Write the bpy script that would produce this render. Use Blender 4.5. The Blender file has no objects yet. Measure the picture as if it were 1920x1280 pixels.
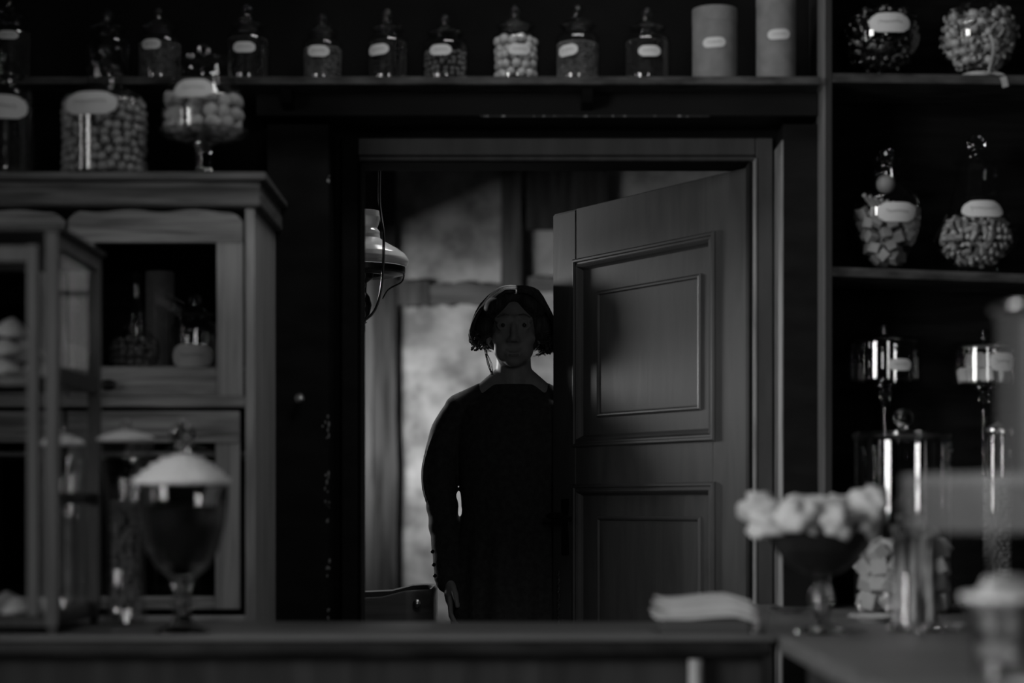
import bpy, bmesh, math, random
from mathutils import Vector, Matrix, noise

# ------------------------------------------------------------------ camera, world, light, exposure
C = bpy.context.scene.collection
SC = bpy.context.scene
ZC, F, H = 1.03, 3733.0, 950.0          # camera height, focal length in pixels, horizon row of the 1920x1280 frame

def at(px, py, Y):
    return Vector(((px - 960.0) / F * Y, Y, ZC - (py - H) / F * Y))
def X(px, Y): return (px - 960.0) / F * Y
def Z(py, Y): return ZC - (py - H) / F * Y

cd = bpy.data.cameras.new('camera'); cam = bpy.data.objects.new('camera', cd); C.objects.link(cam)
cam.location = (0, 0, ZC); cam.rotation_euler = (math.pi / 2, 0, 0)
cd.sensor_width = 36.0; cd.lens = F * 36.0 / 1920.0
cd.shift_y = (H - 640.0) / 1920.0
cd.clip_start = 0.05
cd.dof.use_dof = True; cd.dof.focus_distance = 5.72; cd.dof.aperture_fstop = 1.5
SC.camera = cam

w = bpy.data.worlds.new('world'); SC.world = w; w.use_nodes = True
w.node_tree.nodes['Background'].inputs[0].default_value = (0.6, 0.6, 0.6, 1)
w.node_tree.nodes['Background'].inputs[1].default_value = 0.05

def area(name, loc, target, sx, sy, power, spread=180):
    l = bpy.data.lights.new(name, 'AREA'); l.shape = 'RECTANGLE'; l.size = sx; l.size_y = sy
    l.energy = power; l.spread = math.radians(spread)
    o = bpy.data.objects.new(name, l); C.objects.link(o); o.location = loc
    d = Vector(target) - Vector(loc)
    o.rotation_euler = d.to_track_quat('-Z', 'Y').to_euler()
    return o
# daylight entering through the windows: shop side window, shop front window, window of the back room
area('daylight_side_window', (-3.05, 0.75, 1.85), (1.75, 4.1, 1.0), 1.4, 1.7, 20, 62)
area('daylight_narrow_window', (-2.66, 2.95, 1.75), (-1.0, 2.95, 1.75), 0.26, 1.7, 6, 170)
area('daylight_front_window', (0.75, -1.35, 2.1), (0.0, 4.6, 1.4), 0.8, 0.9, 9.5, 150)
area('added_lid_highlight', (0.15, 3.95, 2.8), (0.15, 4.0, 1.0), 0.8, 0.28, 5, 170)  # added unseen overhead light, put in for highlights on the glass lids
area('daylight_back_room', (-2.5, 8.35, 1.93), (0.0, 8.35, 1.72), 1.0, 0.85, 125, 150)
area('back_room_ceiling_light', (0.06, 6.5, 2.83), (-0.12, 6.2, 1.0), 0.5, 0.5, 13, 75)

SC.view_settings.view_transform = 'Standard'; SC.view_settings.look = 'None'
SC.view_settings.gamma = 1.0; SC.view_settings.use_curve_mapping = False
SC.view_settings.exposure = 0.0
SC.cycles.use_denoising = True
SC.cycles.max_bounces = 14; SC.cycles.transparent_max_bounces = 32
SC.cycles.transmission_bounces = 10; SC.cycles.glossy_bounces = 5; SC.cycles.diffuse_bounces = 3

R = random.Random(7)
# ------------------------------------------------------------------ materials (all neutral: the photograph is black and white)
def nt(name):
    m = bpy.data.materials.new(name); m.use_nodes = True
    t = m.node_tree; b = t.nodes['Principled BSDF']
    return m, t, b
def plain(name, v, rough=0.6, metal=0.0, spec=0.5, coat=0.0):
    m, t, b = nt(name)
    b.inputs['Base Color'].default_value = (v, v, v, 1); b.inputs['Roughness'].default_value = rough
    b.inputs['Metallic'].default_value = metal; b.inputs['Specular IOR Level'].default_value = spec
    b.inputs['Coat Weight'].default_value = coat
    return m
def noisy(name, v0, v1, scale=6, stretch=(1, 1, 1), rough=0.6, bump=0.0, detail=6, spec=0.5, lo=0.35, hi=0.65, coords='Object', rv=0.0, distort=0.0):
    m, t, b = nt(name); N = t.nodes; L = t.links
    tc = N.new('ShaderNodeTexCoord'); mp = N.new('ShaderNodeMapping'); mp.inputs['Scale'].default_value = stretch
    nz = N.new('ShaderNodeTexNoise'); nz.inputs['Scale'].default_value = scale; nz.inputs['Detail'].default_value = detail
    nz.inputs['Distortion'].default_value = distort
    cr = N.new('ShaderNodeValToRGB'); e = cr.color_ramp.elements
    e[0].position = lo; e[1].position = hi; e[0].color = (v0, v0, v0, 1); e[1].color = (v1, v1, v1, 1)
    L.new(tc.outputs[coords], mp.inputs[0]); L.new(mp.outputs[0], nz.inputs['Vector']); L.new(nz.outputs['Fac'], cr.inputs[0])
    L.new(cr.outputs[0], b.inputs['Base Color'])
    b.inputs['Roughness'].default_value = rough; b.inputs['Specular IOR Level'].default_value = spec
    if rv:
        ma = N.new('ShaderNodeMath'); ma.operation = 'MULTIPLY_ADD'; ma.inputs[1].default_value = rv; ma.inputs[2].default_value = rough - rv / 2
        L.new(nz.outputs['Fac'], ma.inputs[0]); L.new(ma.outputs[0], b.inputs['Roughness'])
    if bump:
        bp = N.new('ShaderNodeBump'); bp.inputs['Strength'].default_value = bump; bp.inputs['Distance'].default_value = 0.004
        L.new(nz.outputs['Fac'], bp.inputs['Height']); L.new(bp.outputs[0], b.inputs['Normal'])
    return m
def thin_glass(name, tint=0.97, base=0.05, rough=0.015, gain=0.85):
    m = bpy.data.materials.new(name); m.use_nodes = True; t = m.node_tree; N = t.nodes; L = t.links; N.clear()
    out = N.new('ShaderNodeOutputMaterial'); mix = N.new('ShaderNodeMixShader')
    tr = N.new('ShaderNodeBsdfTransparent'); tr.inputs[0].default_value = (tint, tint, tint, 1)
    gl = N.new('ShaderNodeBsdfGlossy'); gl.inputs['Roughness'].default_value = rough
    lw = N.new('ShaderNodeLayerWeight'); lw.inputs['Blend'].default_value = 0.5
    pw = N.new('ShaderNodeMath'); pw.operation = 'POWER'; pw.inputs[1].default_value = 3.6
    ma = N.new('ShaderNodeMath'); ma.operation = 'MULTIPLY_ADD'; ma.inputs[1].default_value = gain; ma.inputs[2].default_value = base
    L.new(lw.outputs['Facing'], pw.inputs[0]); L.new(pw.outputs[0], ma.inputs[0]); L.new(ma.outputs[0], mix.inputs[0])
    L.new(tr.outputs[0], mix.inputs[1]); L.new(gl.outputs[0], mix.inputs[2]); L.new(mix.outputs[0], out.inputs[0])
    return m
def solid_glass(name):
    m, t, b = nt(name)
    b.inputs['Base Color'].default_value = (0.98, 0.98, 0.98, 1); b.inputs['Transmission Weight'].default_value = 1.0
    b.inputs['Roughness'].default_value = 0.02; b.inputs['IOR'].default_value = 1.48
    return m

M = {}
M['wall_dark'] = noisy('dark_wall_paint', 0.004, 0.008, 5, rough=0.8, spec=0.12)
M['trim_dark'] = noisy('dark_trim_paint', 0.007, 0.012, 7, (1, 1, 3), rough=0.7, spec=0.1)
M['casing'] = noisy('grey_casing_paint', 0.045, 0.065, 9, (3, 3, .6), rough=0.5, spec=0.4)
M['casing_edge'] = noisy('worn_and_lit_edge', 0.18, 0.34, 14, (4, 4, .5), rough=0.5, spec=0.4)  # pale tone: worn chips, and side light painted onto the pilaster face
M['frieze'] = noisy('frieze_paint', 0.010, 0.016, 5, (0.6, 1, 1), rough=0.65, spec=0.15)
M['chips'] = noisy('chipped_paint_edge', 0.02, 0.5, 22, (3, 1, 1), rough=0.7, lo=0.56, hi=0.68)
M['shelf'] = noisy('dusty_shelf_board', 0.015, 0.075, 9, (1.2, 6, 4), rough=0.7, spec=0.25)
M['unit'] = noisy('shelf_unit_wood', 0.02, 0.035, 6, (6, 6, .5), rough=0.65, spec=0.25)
M['unit_lit'] = noisy('shelf_unit_lit_side', 0.13, 0.2, 6, (6, 6, .5), rough=0.6, spec=0.25)  # lighter copy of the unit wood, side light painted into the colour
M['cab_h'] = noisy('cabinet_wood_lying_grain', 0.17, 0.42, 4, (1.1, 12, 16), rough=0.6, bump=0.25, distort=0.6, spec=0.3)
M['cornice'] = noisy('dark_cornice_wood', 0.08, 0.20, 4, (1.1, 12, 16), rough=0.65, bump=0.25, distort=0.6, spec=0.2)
M['cab_v'] = noisy('cabinet_wood_upright_grain', 0.3, 0.46, 4, (16, 12, .9), rough=0.6, bump=0.25, distort=0.6, spec=0.3)
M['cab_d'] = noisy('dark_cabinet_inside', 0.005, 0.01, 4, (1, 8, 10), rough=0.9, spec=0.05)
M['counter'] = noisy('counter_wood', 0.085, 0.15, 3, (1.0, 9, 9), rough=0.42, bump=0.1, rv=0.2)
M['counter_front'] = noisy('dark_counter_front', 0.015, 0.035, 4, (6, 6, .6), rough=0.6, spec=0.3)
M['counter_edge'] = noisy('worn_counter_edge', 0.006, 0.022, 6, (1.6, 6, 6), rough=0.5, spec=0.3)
M['vit'] = noisy('vitrine_wood', 0.06, 0.10, 5, (12, 12, .8), rough=0.5, spec=0.35)
M['vit_d'] = noisy('vitrine_dark_wood', 0.02, 0.04, 5, (12, 12, .8), rough=0.55, spec=0.35)
M['door'] = noisy('brushed_door_paint', 0.068, 0.115, 3.5, (5.0, 1, .8), rough=0.55, bump=0.06, rv=0.2, distort=0.9, spec=0.22, lo=0.3, hi=0.7)
M['door_mould'] = noisy('door_moulding_paint', 0.068, 0.095, 6, rough=0.45, spec=0.35)
M['door_back'] = plain('door_rebate_paint', 0.05, 0.6)
M['iron'] = plain('black_iron', 0.02, 0.35, 0.6)
M['plaster'] = noisy('old_plaster', 0.24, 0.6, 7, rough=0.9, bump=0.2, detail=12, spec=0.1, coords='Object')
M['timber'] = noisy('dark_wall_timber', 0.07, 0.14, 4, (8, 8, .7), rough=0.8, bump=0.2, spec=0.15)
M['timber_d'] = noisy('dark_timber_and_shadow', 0.035, 0.085, 4, (8, 8, .7), rough=0.8, bump=0.2, spec=0.15)
M['timber_m'] = noisy('grey_wall_timber', 0.10, 0.16, 4, (8, 8, .7), rough=0.85, bump=0.2, spec=0.1)
M['timber_l'] = noisy('pale_wall_timber', 0.12, 0.22, 4, (.8, 8, 8), rough=0.85, bump=0.2, spec=0.15)
M['floor'] = noisy('floor_boards', 0.03, 0.06, 3, (9, 1, 1), rough=0.6)
M['ceiling'] = plain('dull_ceiling', 0.05, 0.9)
M['glass'] = thin_glass('jar_glass', 0.96, 0.10, 0.03, 0.85)
def milky(name, v, fac):
    m, t, b = nt(name); N = t.nodes; mx = N.new('ShaderNodeMixShader'); tr = N.new('ShaderNodeBsdfTransparent')
    b.inputs['Base Color'].default_value = (v, v, v, 1); b.inputs['Roughness'].default_value = 0.25
    mx.inputs[0].default_value = fac; t.links.new(tr.outputs[0], mx.inputs[1]); t.links.new(b.outputs[0], mx.inputs[2])
    t.links.new(mx.outputs[0], N['Material Output'].inputs[0]); return m
M['milky'] = milky('milky_glass', 0.5, 0.2)
M['milky_thin'] = milky('faintly_milky_glass', 0.5, 0.10)
M['lidglass'] = thin_glass('thick_lid_glass', 0.95, 0.26, 0.08, 0.75)
M['bead'] = plain('glossy_grey_bead', 0.2, 0.25)
M['pane'] = thin_glass('window_pane_glass', 0.94, 0.03, 0.01, 0.2)
M['frost'] = thin_glass('pressed_glass', 0.9, 0.2, 0.16, 0.7)
M['pressed'] = plain('cloudy_pressed_glass', 0.95, 0.22)
M['pressed'].node_tree.nodes['Principled BSDF'].inputs['Transmission Weight'].default_value = 0.2
M['solid'] = solid_glass('thick_clear_glass')
M['paper'] = plain('label_paper', 0.62, 0.8, spec=0.2)
M['ink'] = plain('faded_ink', 0.16, 0.8)
M['white'] = noisy('white_paper_sheet', 0.48, 0.56, 6, rough=0.8, spec=0.2)
M['card'] = noisy('grey_cardboard', 0.16, 0.21, 30, rough=0.75, spec=0.25)
M['card_d'] = plain('dark_cardboard', 0.05, 0.7)
M['nut'] = noisy('hazelnut', 0.24, 0.46, 12, rough=0.55, coords='Object')
M['nut_d'] = noisy('roasted_nut', 0.12, 0.26, 12, rough=0.55)
M['pale'] = noisy('pale_candy', 0.46, 0.6, 8, rough=0.5)
M['mallow'] = noisy('marshmallow', 0.42, 0.55, 8, rough=0.75)
M['bean'] = plain('dark_bean', 0.10, 0.4)
M['liq'] = plain('black_liquorice', 0.015, 0.22, spec=0.7)
M['sand'] = noisy('brown_sugar_bits', 0.07, 0.2, 60, rough=0.7)
M['cubec'] = noisy('caramel_cube', 0.22, 0.36, 9, rough=0.5)
M['wrapd'] = noisy('dark_wrapper_painted_sparkle', 0.008, 0.6, 26, rough=0.2, spec=0.9, lo=0.6, hi=0.68, bump=0.4)  # glints painted in as sparse pale flecks on the dark colour
M['wrapl'] = noisy('shiny_pale_wrapper', 0.25, 0.6, 9, rough=0.3, spec=0.8, bump=0.4)
M['stick'] = noisy('twisted_candy', 0.18, 0.42, 20, (1, 1, .3), rough=0.5)
M['jelly'] = noisy('dark_jelly_fill', 0.004, 0.012, 14, rough=0.6, spec=0.1)
M['brass'] = plain('lamp_brass', 0.5, 0.28, 1.0)
M['opal'] = plain('opal_shade', 0.6, 0.15, spec=0.6)
_t = M['opal'].node_tree; _mx = _t.nodes.new('ShaderNodeMixShader'); _tl = _t.nodes.new('ShaderNodeBsdfTranslucent'); _tl.inputs[0].default_value = (.75, .75, .75, 1)
_mx.inputs[0].default_value = 0.45; _t.links.new(_t.nodes['Principled BSDF'].outputs[0], _mx.inputs[1]); _t.links.new(_tl.outputs[0], _mx.inputs[2]); _t.links.new(_mx.outputs[0], _t.nodes['Material Output'].inputs[0])
M['lampd'] = plain('lamp_black_metal', 0.02, 0.4, 0.5)
M['china'] = plain('white_china', 0.75, 0.25)
M['ribbon'] = plain('pale_ribbon', 0.4, 0.6)
M['skin'] = noisy('skin', 0.25, 0.30, 40, rough=0.5, bump=0.08, spec=0.35)
M['lips'] = plain('lip_skin', 0.2, 0.4)
M['brow'] = plain('brow_hair', 0.15, 0.9, spec=0.05)
M['dress'] = noisy('black_dress_cloth', 0.035, 0.055, 60, rough=0.8, bump=0.25, spec=0.15)
M['hair'] = noisy('dark_hair', 0.02, 0.06, 30, (4, 4, .5), rough=0.7, spec=0.3)
M['eyew'] = plain('eye_white', 0.26, 0.25)
M['iris'] = plain('dark_iris', 0.02, 0.15)
M['chair'] = noisy('chair_wood', 0.03, 0.06, 5, (1, 1, 8), rough=0.45, spec=0.4)

# ------------------------------------------------------------------ helpers
def mk(name, bm, mat, parent=None, smooth=False, angle=40, loc=None, rot=None):
    me = bpy.data.meshes.new(name)
    bmesh.ops.recalc_face_normals(bm, faces=bm.faces[:])
    if smooth:
        for f in bm.faces: f.smooth = True
        a = math.radians(angle)
        for e in bm.edges:
            if len(e.link_faces) == 2 and e.calc_face_angle(0) > a: e.smooth = False
    bm.to_mesh(me); bm.free()
    if mat: me.materials.append(M[mat] if isinstance(mat, str) else mat)
    o = bpy.data.objects.new(name, me); C.objects.link(o)
    if parent: o.parent = parent
    if loc: o.location = loc
    if rot: o.rotation_euler = rot
    return o
def tag(o, label=None, cat=None, group=None, kind=None):
    if label: o['label'] = label
    if cat: o['category'] = cat
    if group: o['group'] = group
    if kind: o['kind'] = kind
    return o
def thing(name, label, cat, loc=(0, 0, 0), rz=0, group=None):
    o = bpy.data.objects.new(name, None); C.objects.link(o); o.empty_display_size = 0.05
    o.location = loc; o.rotation_euler = (0, 0, rz)
    return tag(o, label, cat, group)
def box(bm, x0, x1, y0, y1, z0, z1, bev=0.0, seg=1):
    vs = [bm.verts.new((x, y, z)) for x in (x0, x1) for y in (y0, y1) for z in (z0, z1)]
    idx = [(0, 1, 3, 2), (4, 6, 7, 5), (0, 4, 5, 1), (2, 3, 7, 6), (0, 2, 6, 4), (1, 5, 7, 3)]
    fs = [bm.faces.new([vs[i] for i in q]) for q in idx]
    if bev:
        es = list({e for f in fs for e in f.edges})
        bmesh.ops.bevel(bm, geom=es, offset=bev, segments=seg, affect='EDGES', profile=0.5)
    return bm
def bx(name, mat, parent, x0, x1, y0, y1, z0, z1, bev=0.0, seg=1):
    return mk(name, box(bmesh.new(), x0, x1, y0, y1, z0, z1, bev, seg), mat, parent, smooth=bev > 0 and seg > 1, angle=50)
def lathe(bm, prof, seg=40, flute=0.0, nfl=12, zf=(0, 9), c=(0, 0, 0)):
    rings = []
    if len(prof) < 24:                                   # support loops keep long straight walls shaded straight
        q = [prof[0]]
        for (r0, z0), (r1, z1) in zip(prof, prof[1:]):
            L = math.hypot(r1 - r0, z1 - z0)
            if L > .012 and min(r0, r1) > 1e-6:
                e = min(.12, .0025 / L)
                q += [(r0 + (r1 - r0) * e, z0 + (z1 - z0) * e), (r1 + (r0 - r1) * e, z1 + (z0 - z1) * e)]
            q.append((r1, z1))
        prof = q
    for r, z in prof:
        if r < 1e-6:
            rings.append([bm.verts.new((c[0], c[1], c[2] + z))])
        else:
            ring = []
            for i in range(seg):
                a = 2 * math.pi * i / seg
                rr = r
                if flute and zf[0] <= z <= zf[1]: rr = r * (1 + flute * abs(math.cos(a * nfl / 2)) - flute * 0.5)
                ring.append(bm.verts.new((c[0] + rr * math.sin(a), c[1] - rr * math.cos(a), c[2] + z)))
            rings.append(ring)
    for a, b in zip(rings, rings[1:]):
        if len(a) == 1 and len(b) == 1: continue
        for i in range(seg):
            j = (i + 1) % seg
            if len(a) == 1: bm.faces.new((a[0], b[i], b[j]))
            elif len(b) == 1: bm.faces.new((a[i], a[j], b[0]))
            else: bm.faces.new((a[i], a[j], b[j], b[i]))
    return bm
def tube(bm, pts, rad, seg=8, caps=True):
    pts = [Vector(p) for p in pts]; n = len(pts)
    rads = rad if isinstance(rad, (list, tuple)) else [rad] * n
    rings = []; up = None
    for i, p in enumerate(pts):
        d = (pts[min(i + 1, n - 1)] - pts[max(i - 1, 0)])
        if d.length < 1e-9: d = Vector((0, 0, 1))
        d.normalize()
        if up is None: up = d.orthogonal().normalized()
        up = (up - d * up.dot(d))
        if up.length < 1e-6: up = d.orthogonal()
        up.normalize(); s = d.cross(up)
        rings.append([bm.verts.new(p + (up * math.cos(2 * math.pi * k / seg) + s * math.sin(2 * math.pi * k / seg)) * rads[i]) for k in range(seg)])
    for a, b in zip(rings, rings[1:]):
        for k in range(seg):
            bm.faces.new((a[k], a[(k + 1) % seg], b[(k + 1) % seg], b[k]))
    if caps:
        bm.faces.new(rings[0][::-1]); bm.faces.new(rings[-1])
    return bm
def ell(bm, c, r, sub=3, rot=None):
    g = bmesh.ops.create_icosphere(bm, subdivisions=sub, radius=1.0)
    m = Matrix.Translation(Vector(c)) @ (rot.to_4x4() if rot else Matrix.Identity(4)) @ Matrix.Diagonal((r[0], r[1], r[2], 1))
    bmesh.ops.transform(bm, matrix=m, verts=g['verts'])
    return g['verts']
def cap(bm, p, q, r0, r1, n=6, seg=16):
    p, q = Vector(p), Vector(q); d = (q - p); L = d.length; d.normalize()
    pts, rs = [], []
    for k in range(5):
        a = math.pi / 2 * (1 - k / 4.0); pts.append(p - d * r0 * math.sin(a)); rs.append(max(r0 * math.cos(a), r0 * 0.04))
    for k in range(1, n): pts.append(p + d * L * k / n); rs.append(r0 + (r1 - r0) * k / n)
    for k in range(5):
        a = math.pi / 2 * k / 4.0; pts.append(q + d * r1 * math.sin(a)); rs.append(max(r1 * math.cos(a), r1 * 0.04))
    return tube(bm, pts, rs, seg)
def prism(bm, poly, y0, y1):
    a = [bm.verts.new((x, y0, z)) for x, z in poly]; b = [bm.verts.new((x, y1, z)) for x, z in poly]
    n = len(poly); bm.faces.new(a); bm.faces.new(b[::-1])
    for i in range(n): bm.faces.new((a[i], b[i], b[(i + 1) % n], a[(i + 1) % n]))
    return bm
def smoothstep_path(pts, n=40):
    pts = [Vector(p) for p in pts]; out = []
    P = [pts[0] * 2 - pts[1]] + pts + [pts[-1] * 2 - pts[-2]]
    seg = len(pts) - 1; per = max(2, n // seg)
    for i in range(seg):
        p0, p1, p2, p3 = P[i:i + 4]
        for k in range(per):
            t = k / per
            out.append(0.5 * ((2 * p1) + (p2 - p0) * t + (2 * p0 - 5 * p1 + 4 * p2 - p3) * t * t + (3 * p1 - p0 - 3 * p2 + p3) * t ** 3))
    out.append(pts[-1]); return out
def structure(o): o['kind'] = 'structure'; return o
def wall(name, axis, a0, a1, u0, u1, z0, z1, mat, holes=()):
    us = sorted({u0, u1, *[v for h in holes for v in h[:2]]}); zs = sorted({z0, z1, *[v for h in holes for v in h[2:]]})
    bm = bmesh.new()
    for i in range(len(us) - 1):
        for j in range(len(zs) - 1):
            uc, zc = (us[i] + us[i + 1]) / 2, (zs[j] + zs[j + 1]) / 2
            if any(h[0] < uc < h[1] and h[2] < zc < h[3] for h in holes): continue
            if axis == 'y': box(bm, us[i], us[i + 1], a0, a1, zs[j], zs[j + 1])
            else: box(bm, a0, a1, us[i], us[i + 1], zs[j], zs[j + 1])
    return structure(mk(name, bm, mat))

# ------------------------------------------------------------------ room shell
YW = 4.86                                      # front of the door casing
DX0, DX1 = X(674, YW), X(1414, YW)             # doorway
DZ = Z(300, YW)
structure(bx('floor', 'floor', None, -2.7, 2.4, -1.4, 9.7, -0.1, 0))
structure(bx('ceiling', 'ceiling', None, -2.7, 2.4, -1.4, 9.7, 2.85, 2.95))
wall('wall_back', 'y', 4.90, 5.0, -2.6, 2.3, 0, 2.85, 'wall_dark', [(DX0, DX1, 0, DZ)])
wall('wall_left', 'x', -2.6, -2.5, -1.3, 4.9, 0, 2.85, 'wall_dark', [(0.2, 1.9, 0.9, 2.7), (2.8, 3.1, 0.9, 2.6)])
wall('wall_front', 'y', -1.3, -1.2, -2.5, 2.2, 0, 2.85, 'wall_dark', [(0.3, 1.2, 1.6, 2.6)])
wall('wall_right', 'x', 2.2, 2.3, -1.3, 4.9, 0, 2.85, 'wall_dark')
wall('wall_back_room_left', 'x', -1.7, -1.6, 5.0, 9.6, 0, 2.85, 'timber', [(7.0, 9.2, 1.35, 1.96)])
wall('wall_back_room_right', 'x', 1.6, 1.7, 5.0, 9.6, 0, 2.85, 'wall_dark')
YB = 9.5
wall('wall_back_room_rear', 'y', YB, YB + 0.1, -1.7, 1.7, 0, 2.85, 'plaster')
def window(name, axis, a0, a1, u0, u1, z0, z1, nu, nz, parent=None):
    bm = bmesh.new(); t = 0.05
    def b(ua, ub, za, zb):
        if axis == 'y': box(bm, ua, ub, a0, a1, za, zb)
        else: box(bm, a0, a1, ua, ub, za, zb)
    b(u0, u0 + t, z0, z1); b(u1 - t, u1, z0, z1); b(u0, u1, z0, z0 + t); b(u0, u1, z1 - t, z1)
    for i in range(1, nu):
        u = u0 + (u1 - u0) * i / nu; b(u - .03, u + .03, z0, z1)
    for i in range(1, nz):
        z = z0 + (z1 - z0) * i / nz; b(u0, u1, z - .012, z + .012)
    return structure(mk(name, bm, 'trim_dark'))
window('window_1', 'x', -2.58, -2.53, 0.2, 1.9, 0.9, 2.7, 2, 1)
window('window_5', 'x', -2.58, -2.53, 2.78, 3.12, 0.88, 2.62, 1, 1)
window('window_2', 'y', -1.28, -1.23, 0.3, 1.2, 1.6, 2.6, 2, 2)
window('window_3', 'x', -1.68, -1.63, 7.0, 9.2, 1.35, 1.96, 1, 1)

# timbers of the half-timbered rear wall, plus a dark board painting a shadow
def timber(name, px0, px1, py0, py1, mat, d=0.03, jit=0.006, seed=1):
    bm = bmesh.new(); x0, x1, z0, z1 = X(px0, YB), X(px1, YB), Z(py1, YB), Z(py0, YB)
    n = 14; up = (z1 - z0) > (x1 - x0); r = random.Random(seed); poly = []
    if up:
        for i in range(n + 1): poly.append((x0 + r.uniform(-jit, jit), z0 + (z1 - z0) * i / n))
        for i in range(n, -1, -1): poly.append((x1 + r.uniform(-jit, jit), z0 + (z1 - z0) * i / n))
    else:
        for i in range(n + 1): poly.append((x0 + (x1 - x0) * i / n, z1 + r.uniform(-jit, jit)))
        for i in range(n, -1, -1): poly.append((x0 + (x1 - x0) * i / n, z0 + r.uniform(-jit, jit)))
    prism(bm, poly, YB - d, YB + 0.02)
    return structure(mk(name, bm, mat))
timber('trim_1', 699, 744, -150, 1300, 'timber_d', 0.02, 0.008, 2)
timber('trim_8', 640, 699, -150, 1300, 'timber_m', 0.015, 0.004, 9)
timber('trim_2', 746, 803, 527, 574, 'timber', 0.022, 0.008, 3)
timber('trim_3', 803, 938, 531, 572, 'timber_l', 0.018, 0.010, 4)
timber('trim_4', 938, 979, -150, 560, 'timber', 0.02, 0.006, 5)
timber('trim_shadow_board', 986, 1140, -150, 432, 'timber_d', 0.03, 0.006, 6)  # shadow on the upper wall, built as a dark board
timber('trim_6', 979, 986, 300, 545, 'cab_d', 0.02, 0.002, 7)
timber('trim_7', 990, 1140, 520, 548, 'timber_l', 0.02, 0.006, 8)

# door casing, beads, frieze, pilasters
def st(name, mat, x0, x1, y0, y1, z0, z1, bev=0.003):
    return structure(bx(name, mat, None, x0, x1, y0, y1, z0, z1, bev))
ZH0, ZH1 = Z(296, YW), Z(258, YW)
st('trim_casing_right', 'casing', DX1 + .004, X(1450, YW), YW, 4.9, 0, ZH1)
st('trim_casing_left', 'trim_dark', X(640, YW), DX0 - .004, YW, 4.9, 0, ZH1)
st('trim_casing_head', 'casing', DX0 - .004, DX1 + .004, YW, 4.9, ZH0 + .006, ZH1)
bm = bmesh.new()
tube(bm, [(DX1 + .002, YW - .002, 0), (DX1 + .002, YW - .002, DZ + .004)], 0.0055, 10)
structure(mk('trim_bead_right', bm, 'casing_edge', smooth=True))
bm = bmesh.new()
tube(bm, [(DX0, YW - .002, DZ + .003), (DX1, YW - .002, DZ + .003)], 0.0065, 10)
structure(mk('trim_bead_head', bm, 'casing', smooth=True))
st('trim_jamb_right', 'trim_dark', DX1 - .012, DX1, YW + .004, 5.0, 0, DZ)
st('trim_jamb_left', 'trim_dark', DX0, DX0 + .004, YW + .004, 5.0, 0, DZ)
st('trim_jamb_head', 'trim_dark', DX0, DX1, YW + .006, 5.0, DZ - .004, DZ)
YP = 4.73
xs = X(1455, YW)
st('trim_pilaster_right', 'trim_dark', xs, X(1535, YP), YP, 4.9, 0, Z(232, YP), 0.002)
bx_edge = st('trim_pilaster_lit_face', 'casing_edge', xs - .003, xs + .0015, YP + .003, YW + .01, 0, Z(262, YP), 0.001)  # pale strip paints the light falling on the pilaster's left face
st('trim_pilaster_left', 'trim_dark', X(500, YP), X(617, YP), YP, 4.9, 0, Z(232, YP), 0.002)
# worn spots along the edge of the pilaster beside the doorway
rr = random.Random(3); bm = bmesh.new()
for py, n in ((350, 3), (800, 8), (900, 6), (960, 8), (1060, 6), (1150, 4)):
    for k in range(n):
        z = Z(py + rr.uniform(-22, 22), YP); x = X(618 - abs(rr.gauss(0, 4)), YP); s = rr.uniform(.001, .003)
        ell(bm, (x, YP - .0005, z), (s, .0012, s * rr.uniform(1, 3)), 1)
o = structure(mk('trim_chipped_paint', bm, 'casing_edge')); o['kind'] = 'stuff'
tag(o, 'chipped paint spots along the dark pilaster beside the doorway', 'paint chips')
st('trim_frieze', 'frieze', X(480, 4.72), X(1534, 4.72), 4.72, 4.9, Z(217, 4.72), Z(172, 4.72), 0.002)
st('trim_frieze_edge', 'chips', X(900, 4.72), X(1330, 4.72), 4.7185, 4.7215, Z(219.5, 4.72), Z(216, 4.72), 0.0)
tag(thing('brass_knob', 'small round knob on the dark panel between cabinet and doorway', 'knob', at(563, 747, YP)), None)
kn = [o for o in C.objects if o.name.startswith('brass_knob')][0]
bm = bmesh.new(); lathe(bm, [(0, 0), (.006, 0), (.005, .008), (.011, .016), (.012, .022), (.007, .028), (0, .029)], 20)
mk('knob', bm, 'brass', kn, True, rot=(math.pi / 2, 0, 0))

# ------------------------------------------------------------------ door leaf (hinged on the doorway's right jamb, opened into the back room)
HX, HY = X(1399, 4.93), 4.93
ang = math.atan2(0.79, -0.463); DW = 0.918
door = thing('door_1', None, None, (HX, HY, 0), ang); door['kind'] = 'structure'
DT = DZ - 0.006; T = 0.02
def dz(v): return ZC + v
s0, s1, s2, s3 = 0.152 * DW, 0.86 * DW, 0.225 * DW, 0.755 * DW
def dbx(name, mat, u0, u1, y0, y1, z0, z1, bev=0.002): return bx(name, mat, door, u0, u1, y0, y1, z0, z1, bev)
dbx('stile', 'door', 0, s0, -T, 0, 0.01, DT); dbx('stile', 'door', s1, DW, -T, 0, 0.01, DT, 0.006)
dbx('rail', 'door', s0, s1, -T, 0, dz(.686), DT)
dbx('rail', 'door', s0, s1, -T, 0, dz(.052), dz(.179))
dbx('rail', 'door', s0, s1, -T, 0, 0.01, 0.19)
dbx('rebate_board', 'door_back', 0.0, DW - .03, -T - .022, -T, 0.01, DT + .004, 0.001)
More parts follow.
